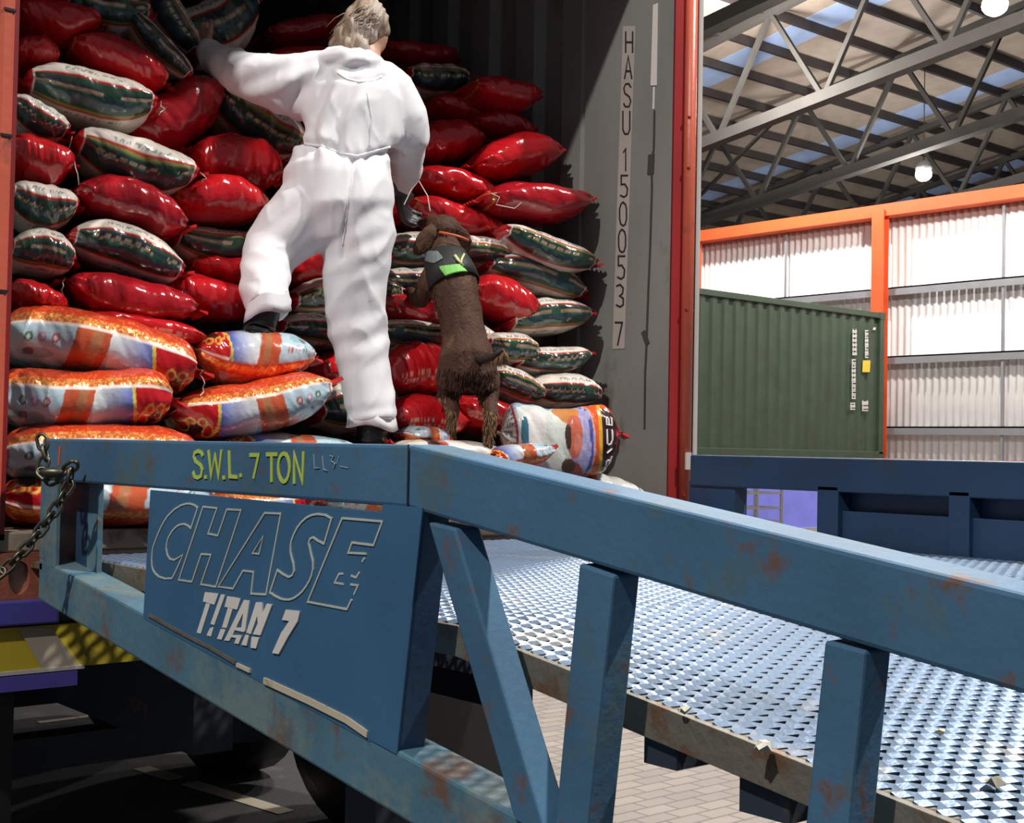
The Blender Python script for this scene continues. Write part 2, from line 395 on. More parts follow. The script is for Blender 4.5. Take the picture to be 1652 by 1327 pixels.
t = empty('flatbed_trailer', ((GX0 + GX1) / 2, GY + 1.2, 0), 'flatbed trailer with violet-blue sides under the green container', 'trailer')
MB().box((GX0 - 3, GY + .1, GZ - .22), (GX1 + .3, GY + 2.3, GZ - .02)).build('chassis', M['black'], t)
MB().box((GX0 - 3, GY - .05, E - 1.22), (GX1 - .3, GY + 2.2, E - .3)).build('side_box', M['bright_purple'], t)
MB().box((GX0 - 3, GY - .12, E - 1.34), (GX1 - .3, GY - .02, E - 1.2)).build('side_rail', M['gasket'], t)
for xx in (GX0 + .4, GX0 + 1.5, GX1 - 1.2):
    for yy in (GY + .0, GY + 1.95):
        c = Vector((xx, yy, .45)); MB().loft([(c + Vector((0, d, 0)), Vector((r, 0, 0)), Vector((0, 0, r))) for d, r in ((0, .38), (.03, .45), (.25, .45), (.28, .38))], 24).build('wheel', M['black'], t, True)
TY = GY - .055
mk = MB(); strokes(mk, [[(1104, 804), (1117, 804), (1106, 822)]], .035, lambda px, py: ony(px, py, TY), (0, -1, 0), .004)
mk.build('painted_number', M['white_paint'], t)
MB().prism([ony(1103, 765, TY - .05), ony(1126, 765, TY - .05), ony(1126, 772, TY - .05), ony(1103, 772, TY - .05)], (0, -.03, 0)).build('side_marker_lamp', mat('marker_white', (.9, .9, .88), .4, emit=.8), t)
# metal trolley standing in front of the trailer
def tp(px, py): return ony(px, py, GY - 1.1)
t = empty('metal_trolley', Vector((tp(1215, 850).x, GY - .9, 0)), 'small grey metal trolley standing before the violet-blue trailer', 'trolley')
m = MB()
pz = [E - .58, E - .8, E - 1.0, E - 1.2]
xa, xb = tp(1180, 850).x, tp(1260, 850).x
for yy in (GY - 1.1, GY - .6):
    for xx in (xa, (xa + xb) / 2, xb): m.bar((xx, yy, .16), (xx, yy, E - .5), .035, .035)
    for z in pz: m.bar((xa, yy, z), (xb, yy, z), .03, .03)
for z in pz:
    for xx in (xa, xb): m.bar((xx, GY - 1.1, z), (xx, GY - .6, z), .03, .03)
m.build('frame', M['girt'], t)
MB().box((xa, GY - 1.1, E - 1.24), (xb, GY - .6, E - 1.2)).build('shelf', M['girt'], t)
for xx in (xa, xb):
    for yy in (GY - 1.1, GY - .6):
        c = Vector((xx, yy, .08)); MB().loft([(c + Vector((0, d, 0)), Vector((.08, 0, 0)), Vector((0, 0, .08))) for d in (-.02, .02)], 14).build('castor', M['black'], t)
MB().box((xb + .1, GY - 1.05, 0), (xb + .45, GY - .7, .5)).build('toolbox', M['black']); tb = bpy.data.objects['toolbox']
tag(tb, 'small black box standing on the floor beside the grey metal trolley', 'box')
# orange barriers on the floor beyond the far rail (tops just show)
for px, lab in ((1462, 'red and white barrier top showing past the far rail, nearer the green container'), (1628, 'red and white barrier top showing past the far rail at the right edge')):
    c = at(px, 741, 17.5)
    t = empty('road_barrier', (c.x, c.y, 0), lab, 'barrier', 'plastic barriers beyond the ramp')
    MB().prism([(c.x - .55, c.y, E - .22), (c.x + .55, c.y, E - .22), (c.x + .5, c.y, E - .03), (c.x - .5, c.y, E - .03)], (0, .12, 0)).build('top_board', M['oran'], t)
    MB().prism([(c.x - .5, c.y - .004, E - .2), (c.x - .2, c.y - .004, E - .2), (c.x - .05, c.y - .004, E - .05), (c.x - .35, c.y - .004, E - .05)], (0, .003, 0)).build('white_band', M['white_paint'], t)
    for s in (-.45, .45):
        MB().bar((c.x + s, c.y + .06, .0), (c.x + s, c.y + .06, E - .03), .07, .05).build('leg', M['oran'], t)
        MB().box((c.x + s - .12, c.y - .3, 0), (c.x + s + .12, c.y + .4, .06)).build('foot', M['black'], t)

# =================================================================== NEAR CONTAINER
CX0, CX1, CY, CZ = -.114, 2.326, 1.53, E - .22
t = empty('shipping_container', ((CX0 + CX1) / 2, CY + 3, CZ - .16), 'open grey lined shipping container with salmon door posts, full of sacks', 'container')
CT = t
IW = ony(1083, 400, CY).x                    # inner face of the right wall
pit = .278
yc = onx(1003, 300, IW).y                    # centre of the flat that carries the number
yj = yc + pit * .72
vs = []; Y = CY + .05; prof = []
def wallx(y):
    u = ((y - yc) / pit + .5) % 1 - .5; au = abs(u)
    if y < yj: return IW
    return IW + .034 * min(1, max(0, (au - .2) / .13))
ys = [CY + .004 + i * .005 for i in range(int(4.0 / .005))]
for y in ys: vs += [(wallx(y), y, CZ - .02), (wallx(y), y, CZ + 2.42)]
MB().add(vs, [(2 * i, 2 * i + 1, 2 * i + 3, 2 * i + 2) for i in range(len(ys) - 1)]).build('right_wall_panel', M['greywall'], t)
MB().box((CX0, CY + .1, CZ - .02), (CX0 + .03, CY + 5.9, CZ + 2.42)).build('left_wall_panel', M['greywall'], t)
MB().box((CX1 - .004, CY + .1, CZ - .12), (CX1, CY + 5.9, CZ + 2.42)).build('right_outer_skin', M['greywall'], t)
MB().box((CX0, CY, CZ + 2.30), (CX1, CY + 5.9, CZ + 2.42)).build('roof_panel', M['greywall'], t)
MB().box((CX0, CY + 5.86, CZ - .02), (CX1, CY + 5.9, CZ + 2.42)).build('end_wall_panel', M['greywall'], t)
MB().box((CX0 + .03, CY + .1, CZ - .03), (CX1 - .03, CY + 5.86, CZ)).build('floor_panel', M['wood'], t)
MB().box((CX0, CY, CZ - .05), (CX1 - .02, CY + .12, CZ + .0)).box((CX0, CY + .01, CZ - .16), (CX1 - .02, CY + .12, CZ - .05)).build('door_sill', M['sill'], t, bevel=.006)
MB().box((CX0, CY, CZ + 2.24), (CX1, CY + .12, CZ + 2.42)).build('door_header', M['orange'], t)
def cy(px): return ony(px, 400, CY)
# corner castings with the oval slot facing the camera
def casting(x0):
    w, d, h = .178, .162, .118; z0 = CZ - .05 - h; m = MB(); cx = x0 + w / 2; cz = z0 + h / 2
    n = 28; ov = []
    for i in range(n):
        an = 2 * PI * i / n; ov.append((cx + .026 * math.cos(an), cz + .040 * math.sin(an)))
    out = []
    for i in range(n):
        an = 2 * PI * i / n; c, s_ = math.cos(an), math.sin(an); kx = (w / 2) / max(abs(c), 1e-6); kz = (h / 2) / max(abs(s_), 1e-6); k = min(kx, kz)
        out.append((cx + c * k, cz + s_ * k))
    vs = [(a, CY - .012, b) for a, b in out] + [(a, CY - .012, b) for a, b in ov] + [(a, CY + .05, b) for a, b in ov] + [(a, CY + d, b) for a, b in out]
    fs = [(i, n + i, n + (i + 1) % n, (i + 1) % n) for i in range(n)] + [(n + i, 2 * n + i, 2 * n + (i + 1) % n, n + (i + 1) % n) for i in range(n)]
    fs += [(i, (i + 1) % n, 3 * n + (i + 1) % n, 3 * n + i) for i in range(n)] + [tuple(range(3 * n, 4 * n))]
    m.add(vs, fs); m.box((x0 + .02, CY + .05, z0 + .01), (x0 + w - .02, CY + .14, z0 + h - .01))
    return m.build('corner_casting', M['casting'], t)
casting(CX0); casting(CX1 - .178)
# left door post
xl = cy(18).x
MB().box((CX0, CY - .02, CZ - .05), (xl - .01, CY + .06, CZ + 2.4)).build('left_door_post', M['orange'], t, bevel=.012)
MB().box((xl - .012, CY + .0, CZ - .02), (xl + .004, CY + .05, CZ + 2.4)).build('left_post_gasket', M['dred'], t)
for z in (.35, .72, 1.02, 1.3):
    MB().box((CX0 + .01, CY - .023, E + z - .003), (xl - .012, CY - .015, E + z + .003)).build('post_seam', M['black'], t)
# right door post, from the inside outwards
x1, x2, x3, x4, x5 = (cy(p).x for p in (1083, 1101, 1113, 1119, 1126))
MB().box((x1 + .004, CY + .0, CZ - .05), (x2 + .01, CY + .08, CZ + 2.4)).build('right_post_red_face', M['dred'], t)
MB().tube([((x2 + x3) / 2, CY - .008, CZ - .05), ((x2 + x3) / 2, CY - .008, CZ + 2.4)], (x3 - x2) / 2 + .003, 14).build('right_door_post', M['orange'], t, True)
MB().box((x3 - .003, CY + .012, CZ - .05), (x4 + .004, CY + .08, CZ + 2.4)).build('right_post_gasket', M['black'], t)
MB().box((x4, CY - .01, CZ - .05), (x5, CY + .02, CZ + 2.4)).build('right_door_edge', M['gasket'], t)
for z in (-.15, 1.18, 1.0, .5):
    MB().box((x2 - .004, CY - .026, E + z - .003), (x3 + .001, CY - .018, E + z + .003)).build('post_seam', M['dred'], t)
MB().prism([cy(1101) + Vector((0, -.03, -.0)) * 0 + Vector((0, -.032, E - .06 - cy(1101).z)), cy(1110) + Vector((0, -.032, E - .06 - cy(1110).z)), cy(1110) + Vector((0, -.032, E - .0 - cy(1110).z)), cy(1101) + Vector((0, -.032, E - .0 - cy(1101).z))], (0, .005, 0)).build('post_sticker', M['gasket'], t)
# tape and rust streak beside the post
def wp(px, py): return onx(px, py, IW - .001)
MB().prism([wp(1054, 8), wp(1062, 5), wp(1060, 138), wp(1050, 138)], (-.002, 0, 0)).build('wall_tape', M['white_paint'], t)
MB().prism([wp(1054, 140), wp(1057, 140), wp(1056, 176), wp(1053, 176)], (-.002, 0, 0)).build('wall_tape', M['white_paint'], t)
rs = MB(); ln = [(1056, 180), (1055, 240), (1051, 262), (1052, 300), (1049, 400), (1046, 470), (1043, 560), (1041, 600), (1040, 690)]
strokes(rs, [ln], .008, wp, (-1, 0, 0), .002); strokes(rs, [([(1051, 255), (1050, 275)], .03), ([(1039, 538), (1044, 552)], .02)], .03, wp, (-1, 0, 0), .0025)
rs.build('rust_streak', mat('grimy_streak', (.05, .045, .04), .8), t)
# number strip
MB().prism([wp(1005.4, 42.6), wp(1025.7, 41.6), wp(1007.8, 562), wp(988.4, 563)], (-.0015, 0, 0)).build('number_strip', mat('dirty_white_strip', (.42, .37, .34), .6), t)
GL = {'H': [[(0, 0), (0, 1)], [(1, 0), (1, 1)], [(0, .5), (1, .5)]], 'A': [[(0, 1), (.5, 0), (1, 1)], [(.2, .68), (.8, .68)]],
      'S': [[(1, .15), (.7, 0), (.25, .02), (0, .2), (.15, .42), (.8, .58), (1, .78), (.75, 1), (.2, 1), (0, .88)]],
      'U': [[(0, 0), (0, .8), (.25, 1), (.75, 1), (1, .8), (1, 0)]], '1': [[(.3, .15), (.6, 0), (.6, 1)]],
      '5': [[(1, 0), (.1, 0), (.1, .42), (.6, .4), (1, .6), (.9, .9), (.5, 1), (0, .92)]],
      '0': [[(.2, .08), (.5, 0), (.85, .1), (1, .3), (1, .72), (.8, .95), (.5, 1), (.15, .92), (0, .7), (0, .3), (.2, .08)]],
      '3': [[(0, .06), (.5, 0), (.95, .15), (.85, .4), (.45, .5), (.95, .62), (.95, .9), (.5, 1), (0, .92)]], '7': [[(0, 0), (1, 0), (.35, 1)]]}
tx = MB()
for ch, ya_, yb_ in (('H', 52, 84), ('A', 91, 126), ('S', 135, 172), ('U', 180, 216), ('1', 240, 275), ('5', 283, 318), ('0', 326, 364), ('0', 370, 407), ('5', 413, 450), ('3', 459, 495), ('7', 520, 556)):
    for ln in GL[ch]:
        strokes(tx, [[((1015.5 - ((ya_ + yb_) / 2 - 60) * .0355) - 5.6 + 11.2 * a, ya_ + (yb_ - ya_) * b) for a, b in ln]], .0065, lambda px, py: onx(px, py, IW - .0025), (-1, 0, 0), .001)
tx.build('number_lettering', mat('black_lettering', (.02, .018, .018), .6), t)

# trailer carrying the near container
t = empty('container_trailer', (1.1, CY + 3, 0), 'dark trailer under the open container with yellow and grey chevron board', 'trailer')
def tpl(px, py): return ony(px, py, CY - .01)
zc = CZ - .17
MB().box((CX0 - .02, CY + .02, zc - .10), (CX1, CY + 6, zc - .005)).build('chassis', M['under'], t)
z_a, z_b = tpl(20, 968).z, tpl(20, 1008).z
MB().box((CX0 - .1, CY - .03, z_b), (tpl(92, 980).x, CY + .02, z_a)).build('bumper_upper', M['purple'], t, bevel=.005)
MB().box((tpl(92, 980).x, CY + .0, z_b), (CX1, CY + .02, z_a)).build('bumper_bar', M['under'], t)
z_a, z_b = tpl(20, 1012).z, tpl(20, 1084).z; xr = tpl(236, 1050).x
MB().box((CX0 - .1, CY - .01, z_b), (xr, CY + .015, z_a)).build('chevron_board', M['yellow'], t)
for pxa in (28, -150):
    m = MB()
    A = tpl(pxa, 1012); B = tpl(pxa + 54, 1012); C_ = tpl(pxa + 100, 1084); D_ = tpl(pxa + 40, 1084)
    m.prism([(p.x, CY - .012, min(max(p.z, z_b), z_a)) for p in (A, B, C_, D_)], (0, -.001, 0))
    m.build('chevron_stripe', M['chev'], t)
MB().box((CX0 - .1, CY - .016, z_b - .006), (tpl(135, 1084).x, CY + .012, z_b + .003)).build('board_edge_strip', M['gasket'], t)
z_a, z_b = tpl(20, 1090).z, tpl(20, 1114).z
MB().box((CX0 - .1, CY - .02, z_b), (tpl(122, 1100).x, CY + .02, z_a)).build('bumper_lower', M['purple'], t)
for xx in (CX0 + .05, CX1 - .35):
    for yy in (CY + 1.6, CY + 2.8, CY + 4.0):
        c = Vector((xx, yy, .5)); MB().loft([(c + Vector((d, 0, 0)), Vector((0, r, 0)), Vector((0, 0, r))) for d, r in ((0, .4), (.03, .5), (.27, .5), (.3, .4))], 28).build('wheel', M['black'], t, True)
for yy in (CY + 1.6, CY + 2.8, CY + 4.0): MB().bar((CX0 + .2, yy, .5), (CX1 - .2, yy, .5), .12, .12).build('axle', M['under'], t)
for xx in (.5, 1.6): MB().box((xx, CY + .1, zc - .45), (xx + .12, CY + 6, zc - .1)).build('chassis_beam', M['under'], t)
MB().box((CX0, CY + .95, .2), (CX0 + .45, CY + .97, 1.0)).build('mudguard', M['black'], t); MB().box((CX1 - .45, CY + .95, .2), (CX1, CY + .97, 1.0)).build('mudguard', M['black'], t)

# =================================================================== LOADING RAMP
K = .1335
YE = 1.466                                    # end of the ramp at the doorway
YL = -9.0                                     # foot of the ramp
R = empty('loading_ramp', (1.16, -3, 0), 'weathered blue steel loading ramp with mesh deck and lettered side panel', 'ramp')
BH = .098; BW = .085
def topz(y): return E + .004 + (K * y if y < 0 else 0)
def lowz(y): return E - .377 - K * (YE - y)
def yz(pts, x, w, name, m, bev=.006, parent=R): return MB().prism([(x, a, b) for a, b in pts], (w, 0, 0)).build(name, m, parent, bevel=bev)
bt = yz([(0, topz(0)), (YE, topz(0)), (YE, topz(0) - BH), (0, topz(0) - BH)], 0, BW, 'top_beam', M['blue'])
yz([(0, topz(0)), (0, topz(0) - BH), (YL, topz(YL) - BH), (YL, topz(YL))], 0, BW, 'sloping_top_beam', M['blue'])
MB().box((-.0015, -.002, topz(0) - BH), (.0, .001, topz(0))).build('weld_seam', M['under'], R)
yl2 = -7.2
yz([(YE, lowz(YE)), (YE, lowz(YE) + .10), (yl2, lowz(yl2) + .10), (yl2, lowz(yl2))], 0, BW, 'lower_beam', M['bluepale'])
# end post: open channel, shade of the hollow put into darker blue paint
yz([(YE, topz(0) - BH), (YE, lowz(YE) + .1), (YE - .095, lowz(YE - .095) + .09), (YE - .095, topz(0) - BH)], 0, .012, 'end_plate', M['bluepale'], .002)
W0 = .062
ya_, yb_, yc_ = onx(97, 850, W0).y, onx(141, 850, W0).y, onx(157, 850, W0).y
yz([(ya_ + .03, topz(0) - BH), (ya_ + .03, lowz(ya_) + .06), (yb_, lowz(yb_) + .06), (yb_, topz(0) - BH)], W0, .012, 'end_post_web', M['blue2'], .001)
yz([(yb_, topz(0) - BH), (yb_, lowz(yb_) + .06), (yc_, lowz(yc_) + .06), (yc_, topz(0) - BH)], W0, .014, 'end_post', M['bluepale'], .002)
# name panel
pt = [onx(243, 790, 0), onx(640, 828, 0), onx(598, 1182, 0), onx(232, 975, 0)]
pn = yz([(pt[0].y, pt[0].z), (pt[1].y, pt[1].z), (pt[2].y, lowz(pt[2].y) + .09), (pt[3].y, lowz(pt[3].y) + .09)], -.001, .006, 'name_panel', M['panel'], .001)
# posts
def post(name, face, depth, m=M['blue']): return MB().prism([onx(px, py, 0) for px, py in face], (depth, 0, 0)).build(name, m, R, bevel=.004)
yA = onx(683, 832, 0).y; yB = onx(641, 1203, 0).y
MB().prism([(-.002, onx(618, 826, 0).y, topz(0) - BH + .002), (-.002, yA, topz(0) - BH + .002), (-.002, yB, lowz(yB) + .095), (-.002, onx(590, 1178, 0).y, lowz(.1) + .095)], (.008, 0, 0)).build('post', M['panel'], R)
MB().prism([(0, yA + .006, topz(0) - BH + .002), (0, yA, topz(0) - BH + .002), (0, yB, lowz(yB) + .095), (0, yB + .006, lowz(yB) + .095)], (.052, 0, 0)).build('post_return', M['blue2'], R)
post('brace', [(690, 842), (733, 852), (880, 1345), (836, 1345)], .05, M['blue'])
post('post', [(934, 908), (990, 928), (946, 1345), (893, 1345)], .05)
post('post', [(1330, 1032), (1396, 1050), (1362, 1400), (1291, 1400)], .05)
for i in range(1, 7):
    yy = -1.45 - i * .75
    if lowz(yy + .2) < .1: break
    MB().prism([(0, yy, topz(yy) - BH), (0, yy + .075, topz(yy + .075) - BH), (0, yy + .075 + .07, lowz(yy + .14) + .095), (0, yy + .07, lowz(yy + .07) + .095)], (.05, 0, 0)).build('post', M['blue'], R, bevel=.004)
# far side
FX = 2.32; FI = FX - BW
def fx(px): return onx(px, 800, FI).y
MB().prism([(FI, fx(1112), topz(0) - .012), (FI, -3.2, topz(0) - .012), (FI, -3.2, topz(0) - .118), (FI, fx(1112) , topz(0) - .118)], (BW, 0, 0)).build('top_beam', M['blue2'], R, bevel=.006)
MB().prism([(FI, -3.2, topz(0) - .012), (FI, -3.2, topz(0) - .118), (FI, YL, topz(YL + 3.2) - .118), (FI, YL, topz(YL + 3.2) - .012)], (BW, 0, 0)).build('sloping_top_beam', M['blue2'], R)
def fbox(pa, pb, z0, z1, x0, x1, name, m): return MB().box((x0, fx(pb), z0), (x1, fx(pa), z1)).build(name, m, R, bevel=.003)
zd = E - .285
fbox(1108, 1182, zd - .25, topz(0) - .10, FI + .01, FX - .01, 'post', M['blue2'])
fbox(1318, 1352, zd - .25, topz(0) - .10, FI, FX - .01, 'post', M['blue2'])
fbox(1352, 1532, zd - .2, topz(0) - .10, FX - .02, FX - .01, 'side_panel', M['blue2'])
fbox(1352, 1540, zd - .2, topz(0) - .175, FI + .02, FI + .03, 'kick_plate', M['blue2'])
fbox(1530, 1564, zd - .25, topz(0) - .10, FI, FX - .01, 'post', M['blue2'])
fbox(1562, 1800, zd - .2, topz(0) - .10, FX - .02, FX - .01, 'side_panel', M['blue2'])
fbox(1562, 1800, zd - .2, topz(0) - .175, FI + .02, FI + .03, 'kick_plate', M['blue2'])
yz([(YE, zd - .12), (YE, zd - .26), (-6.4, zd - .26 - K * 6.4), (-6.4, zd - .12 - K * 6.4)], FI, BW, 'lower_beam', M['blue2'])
# mesh deck
DX0, DX1 = .115, FI - .005
def deckz(y): return E - .285 + (K * y if y < 0 else 0)
def deck():
    LW, SW = .062, .030
    w = .0112; V = []; Fc = []
    rows = int((YE + .02 - YL) / (SW / 2)); nx = int((DX1 - DX0) / (LW / 2))
    for j in range(rows):
        y = YE + .02 - j * SW / 2
        prev = None
        for i in range(nx + 1):
            # bonds bunch up and strands arch between them
            x = DX0 + i * LW / 2
            ph = (i + j) % 2
            for sub in ((0, .5) if i < nx else (0,)):
                xx = x + sub * LW / 2
                tri = (1 - sub if ph else sub)
                yy = y + (tri - .5) * SW * .5
                zz = deckz(yy) + .0022 * (1 - abs(2 * tri - 1)) + .001
                c = (xx, yy, zz); k = len(V)
                # tilted flat strand: high at the uphill side
                V += [(xx, yy + w * .45, zz + .0035), (xx, yy - w * .45, zz - .0015), (xx, yy - w * .45 + .001, zz - .0040), (xx, yy + w * .45 + .001, zz + .001)]
                if prev is not None:
                    for q in range(4): Fc.append((prev + q, prev + (q + 1) % 4, k + (q + 1) % 4, k + q))
                prev = k
    me = bpy.data.meshes.new('mesh_deck'); rl = R.location
    V = np.array(V) - np.array(rl); me.from_pydata(V.tolist(), [], Fc); me.materials.append(M['deck'])
    o = bpy.data.objects.new('mesh_deck', me); COL.objects.link(o); o.parent = R
    return o
deck()
# deck edge angle and bearers
yz([(YE, zd + .001), (YE, zd - .048), (0, zd - .048), (YL, deckz(YL) - .048), (YL, deckz(YL) + .001), (0, zd + .001)], DX0 - .012, .014, 'deck_edge_angle', M['edge'], .001)
yz([(YE, zd - .006), (YE, zd - .014), (0, zd - .014), (YL, deckz(YL) - .014), (YL, deckz(YL) - .006), (0, zd - .006)], DX0 - .004, .05, 'deck_edge_flange', M['edge'], 0)
yy = YE - .1
while yy > YL + .3:
    MB().box((DX0, yy - .03, deckz(yy - .03) - .08), (DX1, yy + .03, deckz(yy - .03) - .03)).build('deck_bearer', M['under'], R); yy -= .6
for xx in (.6, 1.55):
    yz([(YE - .1, zd - .04), (YE - .1, zd - .2), (0, zd - .2), (YL + 1, deckz(YL + 1) - .2), (YL + 1, deckz(YL + 1) - .04), (0, zd - .04)], xx, .08, 'deck_stringer', M['under'], 0)
MB().box((.0, YE - .02, zd - .02), (DX1, YE + .05, zd - .006)).build('deck_lip', M['edge'], R)
p = onx(1255, 1270, .16); MB().box((.12, p.y - .05, p.z - .03), (.22, p.y + .03, p.z + .05)).build('bracket', M['under'], R)
# ramp legs and wheels (below the frame)
for xx in (.25, 1.95):
    MB().bar((xx, .4, .03), (xx, .4, lowz(.4) + .05), .1, .1).build('support_leg', M['under'], R)
    MB().box((xx - .12, .28, 0), (xx + .12, .52, .03)).build('foot_plate', M['under'], R)
# cream painted strip along the panel foot
m = MB(); PL = lambda px, py: onx(px, py, -.001)
strokes(m, [([(430, 1098), (500, 1130), (560, 1160), (592, 1182)], .011), ([(385, 1072), (404, 1081)], .007)], .012, PL, (-1, 0, 0), .004)
m.build('cream_strip', M['tan'], R)
m = MB(); strokes(m, [([(242, 992), (300, 1024), (340, 1044), (380, 1068)], .006)], .006, PL, (-1, 0, 0), .003); m.build('rusty_seam', M['edge'], R)
# lettering
def tr(ox, oy, s): return lambda L: [(ox + a / s, oy + b / s) for a, b in L]
c1 = tr(230, 780, 8.26); c2 = tr(420, 800, 6.636); c3 = tr(300, 940, 8.26); c4 = tr(290, 700, 5.507); c7 = tr(0, 680, 3.304)
OUT = [c1([(650, 595), (740, 320), (700, 285), (650, 268), (600, 262), (520, 285), (430, 340), (340, 430), (290, 505), (250, 580), (210, 670), (180, 750), (150, 830), (135, 900), (125, 1000), (130, 1100), (145, 1150), (175, 1195), (220, 1235), (300, 1262), (400, 1258), (445, 1170), (500, 1050), (545, 945), (430, 1015), (370, 1000), (335, 945), (320, 860), (328, 790), (345, 730), (370, 680), (400, 630), (435, 590), (470, 560), (515, 540), (560, 535), (605, 555), (650, 595)]),
       c1([(490, 1280), (815, 305), (1000, 325), (880, 665), (1010, 690), (1130, 340), (1320, 350), (1200, 720)]) + [(349, 946), (325, 942)] + c1([(920, 945), (790, 935), (665, 1305), (490, 1280)]),
       [(353, 946), (428, 827), (454, 828), (430, 958.5), (406, 957), (410, 922), (393, 920), (377, 949), (353, 946)],
       [(426, 864), (408.5, 892), (419, 893), (426, 864)],
       c2([(770, 240), (690, 510), (620, 475), (570, 440), (540, 455), (525, 500), (545, 600), (570, 700), (570, 780), (555, 850), (530, 910), (500, 960), (455, 1020), (410, 1060), (365, 1090), (320, 1105), (270, 1105), (220, 1095), (160, 1065), (110, 1030), (190, 790), (250, 835), (310, 865), (350, 845), (368, 800), (360, 720), (340, 650), (330, 600), (330, 540), (340, 480), (365, 410), (400, 340), (450, 275), (500, 230), (560, 200), (620, 190), (700, 200), (770, 240)]),
       c2([(1135, 615), (950, 605), (990, 495), (1220, 525), (1315, 270), (885, 235), (515, 1130), (935, 1210), (980, 1115)]),
       c2([(1060, 820), (1030, 870), (980, 852)]), c2([(885, 828), (848, 830), (800, 925), (890, 940)]), c2([(975, 945), (1052, 955), (1010, 1045)]), c2([(1115, 670), (1100, 695)])]
m = MB(); PN = lambda px, py: onx(px, py, -.001)
strokes(m, OUT, .0037, PN, (-1, 0, 0), .0012); m.build('outline_lettering', M['line_paint'], pn)
m = MB(); NP = [0]
def FP(L):
    NP[0] += 1; m.prism([PN(*p) for p in c3(L)], (-.0012 - .00012 * NP[0], 0, 0))
# each convex piece of the stencilled word
for L in ([(260, 120), (440, 140), (385, 290), (232, 245)], [(275, 270), (330, 280), (205, 675), (150, 660)], [(475, 150), (530, 160), (385, 560), (335, 545)], [(330, 600), (380, 585), (343, 712), (283, 697)],
          [(560, 175), (740, 205), (690, 355), (525, 315)], [(570, 330), (632, 345), (552, 600), (490, 590)], [(475, 612), (540, 620), (485, 755), (425, 742)],
          [(785, 225), (858, 235), (590, 770), (522, 765)], [(800, 235), (860, 235), (800, 640), (745, 640)], [(655, 590), (790, 600), (785, 655), (640, 620)], [(625, 690), (760, 700), (745, 740), (615, 720)], [(700, 690), (760, 700), (715, 812), (660, 800)],
          [(950, 255), (1030, 260), (880, 680), (820, 660)], [(960, 255), (1030, 262), (1030, 520), (975, 560)], [(1095, 275), (1165, 290), (1010, 695), (910, 680)], [(810, 690), (860, 695), (825, 835), (755, 820)], [(895, 715), (995, 730), (950, 872), (880, 860)],
          [(1350, 355), (1540, 375), (1505, 520), (1300, 490)], [(1400, 500), (1510, 505), (1390, 700), (1300, 650)], [(1300, 640), (1395, 690), (1255, 945), (1170, 930)]): FP(L)
m.build('stencil_lettering', M['white_paint'], pn)
m = MB()
O = [(930 + 50 * math.cos(2 * PI * i / 20), 297 + 125 * math.sin(2 * PI * i / 20)) for i in range(21)]
SW = [[(205, 185), (195, 160), (165, 150), (138, 165), (130, 200), (145, 240), (190, 275), (205, 315), (195, 370), (165, 388), (135, 375), (125, 345)], [(232, 380), (238, 380)], [(262, 155), (285, 385), (318, 190), (350, 385), (375, 155)], [(395, 385), (401, 385)],
      [(445, 160), (450, 375), (512, 380)], [(543, 365), (548, 365)], [(632, 185), (705, 185), (662, 380)], [(780, 180), (862, 178)], [(820, 180), (820, 410)], O, [(1022, 425), (1022, 175), (1095, 425), (1104, 170)]]
PT = lambda px, py: onx(px, py, -.0005)
strokes(m, [c4(L) for L in SW], .0072, PT, (-1, 0, 0), .0015); m.build('load_lettering', M['lime'], bt)
m = MB(); strokes(m, [c4(L) for L in ([(1195, 180), (1202, 300), (1240, 300)], [(1272, 195), (1282, 310), (1312, 325)], [(1340, 190), (1368, 200), (1350, 235), (1385, 265), (1370, 300)], [(1415, 200), (1400, 260)], [(1430, 285), (1495, 300)])], .0017, PT, (-1, 0, 0), .001)
m.build('chalk_marking', M['chalk'], bt)
m = MB(); strokes(m, [[(97, 722), (95, 748)]], .007, PT, (-1, 0, 0), .001); m.build('red_marking', M['oran'], bt)

# chain hooked on the ramp end
t = empty('hanging_chain', at(60, 790, 3.0), 'oily steel chain looped over the left end of the ramp rail', 'chain')
path = [(66, 704), (74, 735), (66, 760), (84, 774), (100, 765), (116, 752), (110, 784), (98, 806), (84, 830), (66, 854), (46, 880), (27, 900), (7, 919), (-12, 932)]
P = []
for i, (px, py) in enumerate(path): P.append(at(px, py, 3.04 - .10 * i / len(path)))
# resample
seg = [(P[i + 1] - P[i]).length for i in range(len(P) - 1)]; tot = sum(seg); N_ = int(tot / .026)
def along(s):
    for i, l in enumerate(seg):
        if s <= l or i == len(seg) - 1: return P[i].lerp(P[i + 1], min(1, s / l)), (P[i + 1] - P[i]).normalized()
        s -= l
for k in range(N_):
    c, d = along((k + .5) * tot / N_); a = d.orthogonal().normalized(); b = d.cross(a); q = a if k % 2 else b
    L = []
    for i in range(16):
        an = 2 * PI * i / 16; L.append(c + d * (.0125 * math.cos(an) + .006 * (1 if math.cos(an) > 0 else -1)) + q * .0115 * math.sin(an))
    MB().tube(L, .0042, 7, True).build('chain_link', M['chain'], t, True)
c = at(84, 762, 3.0); MB().ell(c, [rgt * .03, upv * .012, fwd * .012]).build('chain_hook', M['chain'], t, True)

